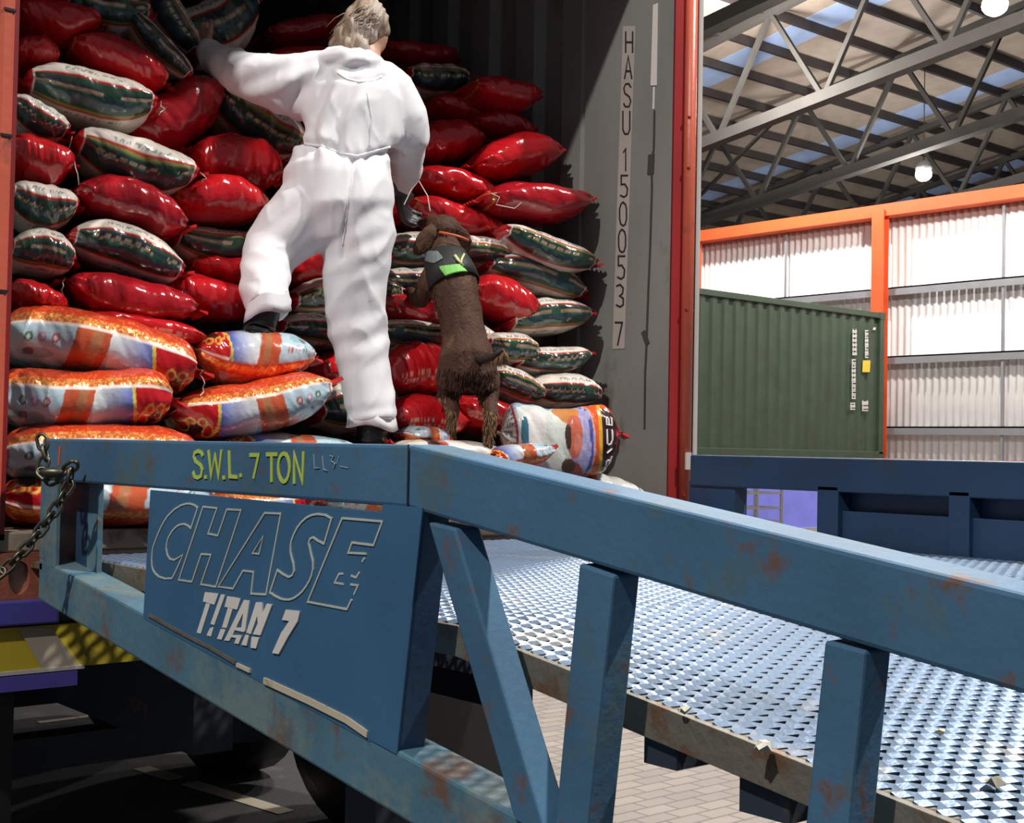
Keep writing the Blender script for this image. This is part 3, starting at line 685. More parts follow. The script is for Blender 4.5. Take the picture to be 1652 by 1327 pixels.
# litter on the deck
def litter(px, py, r, label, col, seed):
    c = onz(px, py, E - .28)
    for _ in range(12): c = onz(px, py, deckz(c.y) + .012)
    rn = random.Random(seed); n = 9
    vs = [c + Vector((r * (1 + rn.uniform(-.35, .2)) * math.cos(2 * PI * i / n), r * .7 * (1 + rn.uniform(-.3, .3)) * math.sin(2 * PI * i / n), rn.uniform(-.004, r * .6))) for i in range(n)] + [c + Vector((0, 0, r * .5)), c + Vector((0, 0, -.006))]
    tag(MB().add(vs, [(n, i, (i + 1) % n) for i in range(n)] + [(n + 1, (i + 1) % n, i) for i in range(n)]).build('paper_scrap', mat('litter', col, .8), origin=c), label, 'litter', 'scraps on the mesh deck')
litter(1606, 1262, .016, 'crumpled cream scrap lying on the mesh deck at lower right', (.5, .46, .36), 1)
litter(1432, 912, .016, 'white scrap on the mesh deck just past the ramp top rail', (.75, .72, .66), 2)
litter(1517, 1180, .009, 'small yellowish scrap on the mesh deck right of the tallest post', (.6, .55, .35), 3)
litter(1105, 1145, .011, 'pale scrap caught on the near edge of the mesh deck', (.6, .57, .45), 4)
litter(1232, 1205, .013, 'long pale scrap on the deck edge, left of the right-hand post', (.6, .57, .48), 5)
#SACKS
# =================================================================== SACKS
def pile_y(z, x):
    h = z - E
    y = 1.66 + (.43 * h if h > 0 else .10 * h)
    return y
RED = np.array((.46, .008, .012)); DRED = np.array((.34, .006, .012)); CREAM = np.array((.66, .60, .53)); NAVY = np.array((.014, .020, .036)); DGREEN = np.array((.018, .058, .036))
GOLD = np.array((.95, .40, .10)); OGOLD = np.array((.60, .055, .018)); SKY = np.array((.42, .55, .62)); BLUE = np.array((.06, .10, .42)); WHITE = np.array((.72, .70, .68)); BLACK = np.array((.01, .01, .012))
def hsh(a, b, seed):
    return np.mod(np.sin(a * 127.1 + b * 311.7 + seed * 17.3) * 43758.5453, 1.0)
def setc(c, msk, col, soft=None):
    c[msk] = col
def ring(c, s, th, s0, t0, rs, rt, col, w=None):
    d = np.sqrt(((s - s0) / rs) ** 2 + ((th - t0) / rt) ** 2)
    c[(d < 1) if w is None else (np.abs(d - 1) < w)] = col
def rs_off(seed): return math.sin(seed * 12.9) 
def paint_stripes(s, th, seed):
    c = np.ones(s.shape + (3,)) * CREAM; foil = np.zeros(s.shape)
    row = np.floor(th / 5.0); colm = np.floor(s * 40)
    txt = (hsh(colm, row, seed) > .5) & (np.abs(s) < .42) & (((th + 15 - rs_off(seed) * 9 > 37) & (th + 15 - rs_off(seed) * 9 < 47)) | ((th > 60) & (th < 68)) | ((th < -60) & (th > -68)))
    c[txt] = (.22, .24, .24)
    t = th + 15 - (rs_off(seed)) * 9
    c[(t < 29) & (t > -39)] = RED * .9
    c[(t < 24) & (t > -34)] = (.20, .22, .06)
    c[(t < 22) & (t > -32)] = DGREEN
    nz = np.sin(s * 5 + seed) + .6 * np.sin(s * 11 + 2.1 * seed)
    c[(t < 20) & (t > 9)] = NAVY
    c[(t < 20) & (t > 14 + 3 * nz)] = (.02, .055, .03)
    c[(t < -3) & (t > -20 + 4 * nz)] = (.025, .06, .075)
    c[(t < 8) & (t > -1) & (nz > .4)] = (.04, .12, .075)
    g = (np.abs(t - 7 + 1.2 * np.sin(s * 40 + seed)) < 2.2) & (nz > -.9)
    c[g] = (.60, .40, .26); foil[g] = .7  # highlight along the fold, painted in as a wavy gold crease
    c[(np.abs(s) > .80) & (np.abs(s) < .84)] = (.75, .70, .64)
    c[np.abs(s) >= .84] = RED
    return c, foil
def paint_red(s, th, seed):
    c = np.ones(s.shape + (3,)) * (RED if seed % 3 else DRED); foil = np.zeros(s.shape)
    row = np.floor(th / 9.0); colm = np.floor(s * 40)
    txt = (hsh(colm, row, seed) > .6) & (np.abs(s) < .45) & (np.abs(th + 15) < 18) & (seed % 9 == 1)
    e = np.abs(np.abs(s) - .86) < .018
    if seed % 2: c[e] = (.5, .30, .06); foil[e] = .4
    return c, foil
def paint_red_text(s, th, seed):
    c, foil = paint_red(s, th, 2)
    row = np.floor(th / 8.0); colm = np.floor(s * 34)
    c[(hsh(colm, row, seed) > .5) & (np.abs(s) < .6) & (th > -42) & (th < -5) & (np.mod(row, 2) == 0)] = (.62, .25, .18)
    b = (th > 70) & (np.abs(s) < .6); c[b] = BLACK
    c[b & (hsh(colm, row, seed) > .5)] = (.55, .53, .5)
    return c, foil
def paint_picture(s, th, seed, flip=1, up=0):
    """gold-red gusset above, printed face below; up=1 shows the face uppermost"""
    s = s * flip; th = th if not up else -th
    c = np.ones(s.shape + (3,)) * RED; foil = np.zeros(s.shape)
    g = (th > 14) & (th < 88); c[g] = OGOLD; foil[g] = .12
    g2 = (th > 16) & (th < 33); c[g2] = GOLD; foil[g2] = .4  # gold glitter line, with its specular streak put into the colour
    gl = hsh(np.floor(s * 60), np.floor(th / 4), seed)
    c[g & (gl > .85)] = (.75, .14, .03); c[g2 & (gl > .5)] = (.75, .16, .04)
    c[np.abs(th - 12) < 2.5] = (.85, .70, .62); c[np.abs(th - 90) < 2.5] = (.85, .70, .62)
    f = (th <= 10)
    c[f & (s < .48) & (s > -.86)] = SKY
    f1 = f & (s > .05) & (s < .48); tt = np.clip((s - .05) / .43, 0, 1)[..., None]
    c[f1] = ((1 - tt) * np.array((.70, .72, .70)) + tt * BLUE)[f1]
    pil = f & (np.abs(s + .14 - .001 * (th + 30)) < .16); c[pil] = (.50, .09, .035)
    c[f & (np.abs(s + .10 - .001 * (th + 30)) < .05)] = (.40, .16, .07)
    for k, q in enumerate((-.44, -.56, -.68)):
        col = ((.45, .10, .10), (.50, .25, .38), (.08, .18, .12))[k]
        ring(c, s, th, q, -8, .040, 7.5, col); ring(c, s, th, q, -8, .018, 3.5, (.6, .6, .6))
    ring(c, s, th, -.60, -38, .16, 12, (.25, .42, .47)); ring(c, s, th, -.66, -36, .05, 9, (.12, .14, .16))
    c[f & (np.abs(s - .50 + .0012 * (th + 30)) < .018)] = (.62, .50, .10)
    sw = f & (s > .54); dk = sw & (np.sqrt(((s - .73) / .09) ** 2 + ((th + 52) / 22) ** 2) < 1); c[dk] = (.05, .012, .01)
    for q in (.66, .78): ring(c, s, th, q, -25, .045, 9, (.62, .36, .06), .28)
    for q in (.60, .84): ring(c, s, th, q, -52, .05, 22, (.62, .36, .06), .13)
    c[f & (s < -.86)] = (.75, .72, .68); c[f & (s < -.9)] = RED
    # upper printed face
    t = th > 92
    c[t] = SKY; c[t & (np.abs(s + .35) < .14)] = (.62, .16, .05); c[t & (np.abs(s - .2) < .12) & (hsh(np.floor(s * 50), np.floor(th / 7), seed) > .5)] = (.2, .2, .45)
    c[t & (s > .5)] = (.70, .68, .64)
    return c, foil
def paint_white_scene(s, th, seed, flip=1):
    s = s * flip
    c = np.ones(s.shape + (3,)) * np.array((.68, .64, .56)); foil = np.zeros(s.shape)
    ring(c, s, th, .1, 20, .62, 70, (.08, .08, .28)); ring(c, s, th, .1, 20, .56, 64, (.66, .66, .62))
    c[(s < -.3)] = (.55, .12, .05); c[(s < -.45) & (th > 20)] = (.05, .05, .04); c[s < -.62] = (.66, .62, .5)
    c[s > .84] = RED
    return c, foil
def paint_big_picture(s, th, seed):
    c = np.ones(s.shape + (3,)) * RED; foil = np.zeros(s.shape)
    f = (np.abs(th) < 96)
    c[f & (s < .86)] = (.70, .10, .02)
    ring(c, s, th, .06, 0, .47, 105, (.62, .40, .30)); ring(c, s, th, .05, 0, .455, 102, (.09, .09, .34)); ring(c, s, th, .04, 0, .41, 94, (.34, .33, .58))
    mott = hsh(np.floor(s * 26), np.floor(th / 11), seed)
    d = np.sqrt(((s - .10) / .44) ** 2 + (th / 94) ** 2); c[(d < 1) & (mott > .6)] = (.42, .38, .60)
    c[f & (s < -.06)] = (.30, .42, .55)
    c[f & (s < -.02) & (th < -30)] = (.30, .40, .52)
    ring(c, s, th, -.42, 10, .40, 62, (.62, .66, .64)); ring(c, s, th, -.36, 8, .27, 44, (.74, .71, .68))
    ring(c, s, th, -.05, 2, .20, 85, (.62, .66, .60))
    ring(c, s, th, .12, 55, .17, 26, (.58, .22, .06)); ring(c, s, th, .0, 62, .14, 22, (.58, .24, .08))
    ring(c, s, th, .18, -60, .16, 34, (.34, .07, .06)); ring(c, s, th, .10, -36, .11, 16, (.10, .05, .03))
    ring(c, s, th, .20, 12, .13, 34, (.55, .13, .08)); ring(c, s, th, .10, 10, .05, 18, (.06, .03, .02)); ring(c, s, th, .25, -2, .06, 12, (.62, .20, .14))
    ring(c, s, th, -.58, 4, .06, 26, (.05, .16, .24)); ring(c, s, th, -.52, -18, .05, 14, (.16, .20, .40))
    # printed text at the left, folded back like an arrow head
    tx = f & (s < -.70 - .0012 * np.abs(th)); c[tx] = (.62, .59, .55)
    c[tx & (np.mod(np.floor((th + 200) / 7), 2) == 0) & (hsh(np.floor(s * 60), np.floor(th / 7), seed) > .35)] = (.16, .15, .15)
    c[f & (np.abs(s + .695 + .0012 * np.abs(th)) < .018)] = (.36, .03, .06)
    y = f & (np.abs(s - .62) < .03); c[y] = (.62, .36, .04)
    c[f & (s > .65) & (s < .90) & (th < 62)] = (.035, .012, .016)
    c[s > .90] = RED * .8
    return c, foil
NU, NV = 100, 72
SACK = {}
def sack(p1, p2, thick, depth, style, seed, label, face=None, group='sacks piled in the container', flip=1, bend=0, thread=None, power=2.6, name='sack', tail=(1, 1)):
    p1 = Vector(p1); p2 = Vector(p2); c = (p1 + p2) / 2; L = (p2 - p1).length / 2; ex = (p2 - p1).normalized()
    n0 = Vector(face) if face is not None else Vector((-.38, -.92, .05)); ey = (n0 - ex * n0.dot(ex)).normalized()
    ez = ex.cross(-ey).normalized()
    if ez.z < 0 and face is None: ez = -ez
    rs = np.random.RandomState(seed * 7 + 3)
    NU = 190 if style in ('big', 'picture') else 100; NV = 128 if style in ('big', 'picture') else 72
    s1 = np.concatenate([np.linspace(-1, -.84, 9)[:-1], np.linspace(-.84, .84, NU - 16), np.linspace(.84, 1, 9)[1:]]); th1 = np.linspace(-180, 180, NV, endpoint=False)
    S, TH = np.meshgrid(s1, th1, indexing='ij'); A = np.radians(TH)
    core = np.clip(np.abs(S) / .93, 0, 1)
    tz = np.maximum(.05, (1 - core ** power) ** .55) * thick / 2
    wy = depth * np.where(np.abs(S) < .93, 1 - .38 * np.abs(S) ** 4, .62 + .1 * (np.abs(S) - .93) / .07)
    if style != 'big': wy = wy * np.where(np.abs(S) > .9, .62 + (np.abs(S) - .9) * 1.5, 1)
    ca, sa = np.cos(A), np.sin(A); q = .82
    Y = -wy * np.sign(ca) * np.abs(ca) ** q; Z = tz * np.sign(sa) * np.abs(sa) ** q
    # bulges, dents, gathers towards the sealed ends
    dsp = np.zeros_like(S)
    for k in range(7):
        f1_, f2_ = rs.uniform(1.5, 9), rs.randint(1, 5); dsp += rs.uniform(.4, 1) / (1 + .3 * f1_) * np.sin(f1_ * S * 2 + rs.uniform(0, 6.28) + .5 * np.sin(A * f2_)) * np.cos(f2_ * A + rs.uniform(0, 6.28))
    dsp2 = np.zeros_like(S)
    for k in range(5): dsp2 += np.abs(np.sin((rs.uniform(8, 20)) * S + rs.uniform(1.5, 5) * A + rs.uniform(0, 6.28))) ** 6
    gath = np.abs(S) ** 5 * np.sin(rs.randint(7, 11) * A + rs.uniform(0, 6) + 3 * S)
    r = 1 + .050 * dsp - .018 * dsp2 * (.2 + S ** 2) + .09 * gath
    Y = Y * r; Z = Z * r * (1 + .0)
    X = S * L * (1 + .012 * np.sin(5 * A) * np.abs(S) ** 8)
    Zc = bend * thick * (1 - S ** 2) + thick * .10 * np.sin(2.2 * S + rs.uniform(0, 6)) + tail[0] * 0
    P = X[..., None] * np.array(ex) + Y[..., None] * -np.array(ey) + (Z + Zc)[..., None] * np.array(ez)
    fn = {'stripes': paint_stripes, 'red': paint_red, 'redtext': paint_red_text, 'picture': lambda a, b, s: paint_picture(a, b, s, flip), 'pictureup': lambda a, b, s: paint_picture(a, b, s, flip, 1), 'scene': lambda a, b, s: paint_white_scene(a, b, s, flip), 'big': paint_big_picture}[style]
    colr, foil = fn(S, TH, seed)
    colr = np.concatenate([colr, np.ones(S.shape + (1,))], -1)
    m = len(s1); V = P.reshape(-1, 3)
    idx = np.arange(m * NV).reshape(m, NV); a = idx[:-1]; b = idx[1:]
    F = np.stack([a, np.roll(a, -1, 1), np.roll(b, -1, 1), b], -1).reshape(-1, 4)
    e1 = idx[0][::-1]; e2 = idx[-1]
    me = bpy.data.meshes.new(name)
    me.from_pydata(V.tolist(), [], F.tolist() + [e1.tolist(), e2.tolist()])
    me.polygons.foreach_set('use_smooth', [True] * len(me.polygons))
    ca_ = me.color_attributes.new('print', 'FLOAT_COLOR', 'POINT'); ca_.data.foreach_set('color', colr.reshape(-1).astype(np.float32))
    fa = me.attributes.new('foil', 'FLOAT', 'POINT'); fa.data.foreach_set('value', foil.reshape(-1).astype(np.float32))
    me.materials.append(M['bag']); me.update()
    o = bpy.data.objects.new(name, me); COL.objects.link(o); o.location = c
    tag(o, label, 'sack', group); bpy.context.view_layer.update()
    def surf(s, th, off=.002):
        i = (np.abs(s1 - s)).argmin(); j = int(round((th + 180) / 360 * NV)) % NV
        p = Vector(P[i, j]); ax = ex * (s * L)
        nrm = (p - Vector(np.array(ex) * X[i, j] + np.array(ez) * Zc[i, j])).normalized()
        return c + p + nrm * off
    # crimped, sealed ends
    for sg in (-1, 1):
        if style == 'big' and sg < 0: continue
        b0 = c + ex * (sg * L * .955) + ez * float(Zc[-1 if sg > 0 else 0, 0]); ln = min(.045, L * .16); wd = depth * .42 * rs.uniform(.8, 1.15)
        V_ = []; nn = 13; tl = rs.uniform(-.5, .5)
        for i in range(nn):
            u = -1 + 2 * i / (nn - 1)
            for w in (0, .5, 1):
                rr = .0035 * (1 if i % 2 else -1) * (.4 + w)
                for sd in (1, -1):
                    V_.append(b0 + ex * sg * ln * w + ey * (u * wd * (.75 + .35 * w)) + ez * (rr + sd * .0014 + tl * ln * w))
        F_ = []
        for i in range(nn - 1):
            a = i * 6; b = a + 6
            F_ += [(a, a + 2, b + 2, b), (a + 2, a + 4, b + 4, b + 2), (a + 1, b + 1, b + 3, a + 3), (a + 3, b + 3, b + 5, a + 5), (a, b, b + 1, a + 1), (a + 4, a + 5, b + 5, b + 4)]
        z = (nn - 1) * 6; F_ += [(0, 1, 3, 2), (2, 3, 5, 4), (z, z + 2, z + 3, z + 1), (z + 2, z + 4, z + 5, z + 3)]
        MB().add(V_, F_).build('sealed_end', M['seal'], o)
    if thread:
        for sg, ln in thread:
            b0 = c + ex * (sg * L * .97) + ey * depth * .5 + ez * float(Zc[-1 if sg > 0 else 0, 0])
            pts = [b0 + Vector((rs.uniform(-.006, .006), rs.uniform(-.006, .004), -ln * i / 6)) + ex * sg * .012 * (1 - abs(i - 3) / 3) for i in range(7)]
            MB().tube(pts, .0016, 6).build('loose_thread', M['thread'], o)
    return o, surf
def pxsack(x1, y1, x2, y2, h, style, label, dy=0, yawn=14, dep=.16, **kw):
    cx, cyy = (x1 + x2) / 2, (y1 + y2) / 2
    Yc = 1.7
    for _ in range(8):
        p = ony(cx, cyy, Yc); Yc = pile_y(p.z, p.x) + dep * .8 + dy
    c = ony(cx, cyy, Yc)
    a = math.radians(yawn); nrm = Vector((-math.sin(a), -math.cos(a), 0))
    def hit(px, py): d = ray(px, py); return CAM + d * ((c - CAM).dot(nrm) / d.dot(nrm))
    p1, p2 = hit(x1, y1), hit(x2, y2)
    D = (c - CAM).dot(fwd)
    SACK['n'] = SACK.get('n', 0) + 1
    return sack(p1, p2, h / F_ * D * 1.04, dep, style, SACK['n'], label, face=None if 'face' not in kw else kw.pop('face'), **kw)
S_, R_ = 'stripes', 'red'
LIST = [
 (12, -22, 205, -8, 44, R_, 'red sack cut by the picture top, at the top left corner', 0, {}),
 (15, 30, 160, 52, 66, R_, 'crumpled red sack at top left beside the orange door post', 0, {}),
 (88, 18, 240, 38, 64, S_, 'striped sack at the top left, red sack at its left end', 0, {}),
 (12, 84, 90, 110, 52, R_, 'small dark red sack against the door post, above the highest bright striped sack', .02, {}),
 (98, 78, 268, 140, 64, R_, 'dark red sack sloping down right, above the highest bright striped sack', 0, {}),
 (196, 22, 302, 140, 46, S_, 'striped sack slipping steeply downward, left of the raised sleeve', -.02, {}),
 (236, -30, 312, 100, 60, S_, 'dark striped sack standing on end beside the sack held by the person', .10, {}),
 (268, 82, 412, 8, 92, S_, 'striped sack tipped up and held by the raised hand', .24, {}),
 (412, 64, 545, 54, 46, R_, 'dim red sack above the raised arm, left of the hair', .32, {}),
 (24, 148, 252, 172, 84, S_, 'highest bright striped sack at left, with a cream underside', -.05, dict(thread=[(1, .04)])),
 (6, 172, 108, 222, 56, S_, 'short end of a striped sack at the door post, below the highest bright one', -.05, {}),
 (190, 222, 360, 160, 92, R_, 'dark red sack tilted up to the right beneath the raised sleeve', 0.08, {}),
 (318, 152, 490, 236, 88, S_, 'dim striped sack directly under the raised sleeve', 0.09, {}),
 (4, 250, 116, 272, 72, R_, 'bright red sack end at the door post, upper left', -.05, dict(thread=[(1, .10)])),
 (104, 236, 316, 290, 84, S_, 'striped sack with cream top at left, resting on a bright crinkled red sack', -.07, dict(thread=[(-1, .10), (1, .03)])),
 (300, 236, 445, 300, 96, R_, 'large dark red sack left of the person waist', .06, {}),
 (4, 320, 122, 346, 74, S_, 'striped sack end at the door post, second striped one from the top', -.05, {}),
 (106, 312, 298, 366, 76, R_, 'bright crinkled red sack between two striped sacks at left', -.07, dict(thread=[(-1, .05)])),
 (262, 318, 424, 342, 74, R_, 'glossy red sack left of the bent thigh', -.02, {}),
 (4, 402, 118, 428, 70, S_, 'striped sack end at the door post, third striped one from the top', -.05, {}),
 (94, 386, 294, 438, 78, S_, 'striped sack at left above the long dark red sack', -.07, {}),
 (262, 384, 422, 414, 62, S_, 'striped sack touching the bent knee', 0.1, {}),
 (290, 424, 428, 452, 52, R_, 'red sack beside the bent shin, above the left boot', 0.12, {}),
 (96, 456, 312, 510, 76, R_, 'long dark red sack above the large printed sacks at left', -.06, dict(thread=[(-1, .07)])),
 (246, 446, 410, 512, 66, R_, 'red sack reaching the left boot from the left', 0.06, {}),
 (4, 474, 104, 494, 48, R_, 'short red sack end at the door post, just above the large printed sacks', -.05, {}),
 (92, 520, 328, 548, 46, 'redtext', 'flat red sack with black and white print, on top of the large printed sacks', -.02, {}),
 (-16, 540, 322, 592, 98, 'picture', 'uppermost large printed sack at left, gold top and blue picture', -.10, dict(yawn=18, thread=[(1, .07)], power=9)),
 (300, 562, 500, 588, 90, 'pictureup', 'large orange gold sack under the left boot', -.08, dict(flip=-1, yawn=16)),
 (-16, 628, 280, 656, 94, 'picture', 'second large printed sack from the top at left, gold top', -.12, dict(yawn=18, power=9)),
 (260, 676, 532, 630, 84, 'picture', 'large gold topped printed sack tilted up toward the standing leg', -.12, dict(flip=-1, yawn=16, power=4)),
 (-16, 724, 330, 742, 84, 'picture', 'large printed sack whose gold top shows just above the ramp rail at left', -.12, dict(yawn=18, power=9)),
 (-16, 800, 350, 812, 78, 'pictureup', 'lowest large printed sack on the container floor at left, circles along its top', -.12, dict(flip=-1, yawn=18, power=9)),
 (318, 730, 572, 722, 56, 'pictureup', 'pale blue and orange printed sack peeping above the ramp rail left of the right boot', -.06, dict(flip=-1)),
 (300, 806, 500, 814, 58, 'picture', 'printed sack on the container floor seen through the slot over the name panel', -.06, {}),
 (490, 808, 690, 818, 58, 'picture', 'gold topped sack seen through the right end of the slot over the name panel', -.04, {}),
 (430, 530, 572, 548, 48, S_, 'striped sack between the two boots, below the bent leg', 0.13, {}),
 (480, 594, 622, 606, 56, R_, 'round ended red sack left of the straight shin', 0.15, {}),
 (492, 672, 640, 650, 86, S_, 'striped sack behind the ankle of the straight leg', 0.17, {}),
 (446, 488, 645, 478, 62, S_, 'dark striped sack between the knees, behind the legs', .16, {}),
 (436, 436, 630, 420, 70, R_, 'dark red sack between the thighs, behind the legs', .2, {}),
 (590, 608, 728, 600, 84, 'redtext', 'plump red sack with faint lettering right of the straight shin', .02, {}),
 (604, 682, 738, 676, 70, 'redtext', 'round red sack right of the boot at the rail', 0.02, {}),
 (576, 546, 732, 542, 50, S_, 'dark striped sack behind the straight knee', .05, {}),
 (580, 498, 728, 500, 52, R_, 'dark red sack between the straight leg and the dog flank', .08, {}),
 (576, 452, 720, 462, 48, S_, 'dark striped sack under the dog forepaw', .1, {}),
 (590, 398, 730, 420, 58, S_, 'striped sack with cream top left of the dog head', .1, {}),
 (690, 394, 812, 428, 50, S_, 'striped sack with cream top right of the dog harness', .02, {}),
 (640, 338, 800, 374, 56, R_, 'red sack above the dog head with white strings across it', .05, dict(thread=[(-1, .07)])),
 (640, 294, 790, 318, 50, R_, 'red sack with a bright glint beside the hanging right sleeve', .05, {}),
 (762, 336, 940, 326, 58, R_, 'brightest red sack at right, its end touching the grey wall', -0.16, {}),
 (750, 268, 892, 254, 66, R_, 'dark red sack at right just above the brightest one', -0.11, {}),
 (640, 244, 770, 234, 64, R_, 'dark red sack right of the elbow', .06, {}),
 (738, 206, 850, 222, 46, R_, 'flat dark red sack second from the top by the right wall', -0.02, {}),
 (742, 152, 858, 162, 54, R_, 'topmost dark red sack by the right wall', -0.12, {}),
 (680, 176, 790, 198, 46, R_, 'dark red sack sloping down, right of the white shoulder', .08, {}),
 (636, 124, 745, 146, 54, S_, 'dim striped sack right of the white shoulder', .12, {}),
 (600, 82, 730, 108, 42, R_, 'barely visible red sack right of the person neck', .3, {}),
 (784, 372, 946, 436, 54, S_, 'striped sack sloping down to the grey wall, uppermost of the right stack', -0.13, {}),
 (758, 420, 930, 478, 60, S_, 'striped sack sloping to the wall, second of the right stack', -.02, {}),
 (738, 476, 852, 496, 66, R_, 'bright red sack right of the dog back', -.02, {}),
 (796, 530, 938, 504, 56, S_, 'striped sack rising to the wall, third of the right stack', -.02, {}),
 (760, 548, 850, 578, 52, S_, 'cream topped striped sack behind the dog tail', -.02, {}),
 (806, 590, 936, 574, 46, S_, 'striped sack fourth in the right stack, beside the dog tail', -.02, {}),
 (756, 610, 862, 634, 50, S_, 'short cream topped sack right of the dog thigh', -.04, {}),
 (836, 618, 950, 644, 54, S_, 'lowest striped sack by the wall, lying on the big picture sack', -.04, {}),
 (700, 664, 845, 676, 54, 'redtext', 'red sack with white print between the dog hind legs', -.02, {}),
 (690, 612, 800, 622, 54, R_, 'dark red sack behind the dog thighs', .06, {}),
 (680, 548, 790, 560, 56, S_, 'dark striped sack behind the dog rump', .08, {}),
 (626, 716, 812, 744, 44, 'scene', 'pale sack under the dog hind paws', -0.13, {}),
 (636, 700, 712, 716, 34, 'pictureup', 'orange sack corner right of the right boot', -.06, {}),
 (880, 776, 1018, 800, 62, 'scene', 'cream and orange sack under the big picture sack at the right post', -.14, dict(flip=1)),
 (740, 784, 900, 794, 58, R_, 'red sack on the container floor hidden partly by the sloping rail', -.08, {}),
 (440, 350, 650, 352, 80, R_, 'dark red sack behind the hips of the person', .26, {}),
 (430, 268, 650, 270, 80, S_, 'dark striped sack behind the waist of the person', .26, {}),
 (440, 186, 660, 196, 80, R_, 'dark red sack behind the chest of the person', .26, {}),
 (400, 116, 600, 124, 62, R_, 'dark red sack behind the raised upper arm', .26, {}),
]
for q in LIST:
    x1_, y1_, x2_, y2_, h_, st_, lab_, dy_, kw_ = q
    pxsack(x1_, y1_, x2_, y2_, h_, st_, lab_, dy_, **dict(kw_))
# the big sack lying face out at the right, with a turned picture and word
bo, bsurf = pxsack(800, 706, 1000, 704, 112, 'big', 'big sack at lower right with a round picture facing out and white letters on black', -.16, yawn=34, dep=.085, power=7)
GL2 = {'R': [[(0, 1), (0, 0), (.8, 0), (1, .25), (.8, .5), (0, .5)], [(.45, .5), (1, 1)]], 'I': [[(.5, 0), (.5, 1)]], 'C': [[(1, .12), (.75, 0), (.2, 0), (0, .25), (0, .75), (.2, 1), (.75, 1), (1, .88)]], 'E': [[(1, 0), (0, 0), (0, 1), (1, 1)], [(0, .5), (.8, .5)]]}
m = MB()
for k, ch in enumerate('RICE'):
    # letters are turned a quarter, reading upwards
    for ln in GL2[ch]:
        pts = []
        for i in range(len(ln) - 1):
            for u in (0, .34, .67): pts.append((ln[i][0] * (1 - u) + ln[i + 1][0] * u, ln[i][1] * (1 - u) + ln[i + 1][1] * u))
        pts.append(ln[-1])
        th_a = -62 + k * 26
        P3 = [bsurf(.72 + .09 * b, th_a + 19 * a, .003) for a, b in pts]
        P3 = [p for i, p in enumerate(P3) if i == 0 or (p - P3[i - 1]).length > .0015]
        if len(P3) > 1: m.tube(P3, .0030, 6)
m.build('lettering', M['white_paint'], bo)
# torn red packet end in front of the big sack
pxsack(768, 756, 884, 722, 40, 'pictureup', 'red and orange torn sack corner in front of the big picture sack', -.26, flip=-1, dep=.10)
# loose strings on the red sack above the dog
m = [(652, 330), (664, 305), (676, 292), (690, 316), (694, 340)]
MBt = MB().tube([at(px, py, 4.28) for px, py in m], .0018, 6)
tag(MBt.build('sack_string', M['thread'], origin=at(664, 305, 4.28)), 'white string looped over the red sacks above the dog head', 'string')
MBt = MB().tube([at(px, py, 4.5) for px, py in ((793, 312), (806, 318), (800, 330), (830, 336), (842, 326))], .0018, 6)
tag(MBt.build('sack_string', M['thread'], origin=at(800, 320, 4.5)), 'white string lying on the brightest red sack at right', 'string')

# =================================================================== FIGURES
def rings(pts):
    """(px, py, depth, half-width, half-depth) -> loft rings perpendicular to the path; widths in metres"""
    C3 = [at(p[0], p[1], p[2]) for p in pts]; out = []
    for i, p in enumerate(pts):
        t = (C3[min(i + 1, len(C3) - 1)] - C3[max(i - 1, 0)]).normalized()
        v = (C3[i] - CAM).normalized()
        a = t.cross(v)
        if a.length < .3: a = t.cross(upv)
        a.normalize(); b = a.cross(t).normalized()
        out.append((C3[i], a * p[3], b * p[4]))
    return out
def blob_mesh(mb, name, voxel, smooth=4, factor=.6):
    me = bpy.data.meshes.new('tmp'); me.from_pydata(mb.v, [], mb.f); me.update()
    o = bpy.data.objects.new('tmp', me); COL.objects.link(o)
    md = o.modifiers.new('r', 'REMESH'); md.mode = 'VOXEL'; md.voxel_size = voxel; md.use_smooth_shade = True
    sm = o.modifiers.new('s', 'SMOOTH'); sm.iterations = smooth; sm.factor = factor
    dg = bpy.context.evaluated_depsgraph_get(); dg.update()
    res = bpy.data.meshes.new_from_object(o.evaluated_get(dg)); res.name = name
    bpy.data.objects.remove(o, do_unlink=True); bpy.data.meshes.remove(me)
    return res
def place(me, name, m, parent, fn=None):
    """put a world-space mesh under parent, optionally displacing each vertex"""
    n = len(me.vertices); co = np.empty(n * 3); me.vertices.foreach_get('co', co); co = co.reshape(-1, 3)
    nr = np.empty(n * 3); me.vertex_normals.foreach_get('vector', nr); nr = nr.reshape(-1, 3)
    if fn: co = fn(co, nr)
    org = np.array(parent.matrix_world.translation) if parent else np.zeros(3)
    me.vertices.foreach_set('co', (co - org).reshape(-1)); me.materials.clear(); me.materials.append(m)
    me.polygons.foreach_set('use_smooth', [True] * len(me.polygons)); me.update()
    o = bpy.data.objects.new(name, me); COL.objects.link(o)
    if parent: o.parent = parent
    bpy.context.view_layer.update()
    return o
def proj(co):
    d = co - np.array(CAM); z = d @ np.array(fwd); return 826 + F_ * (d @ np.array(rgt)) / z, 663.5 - F_ * (d @ np.array(upv)) / z, z

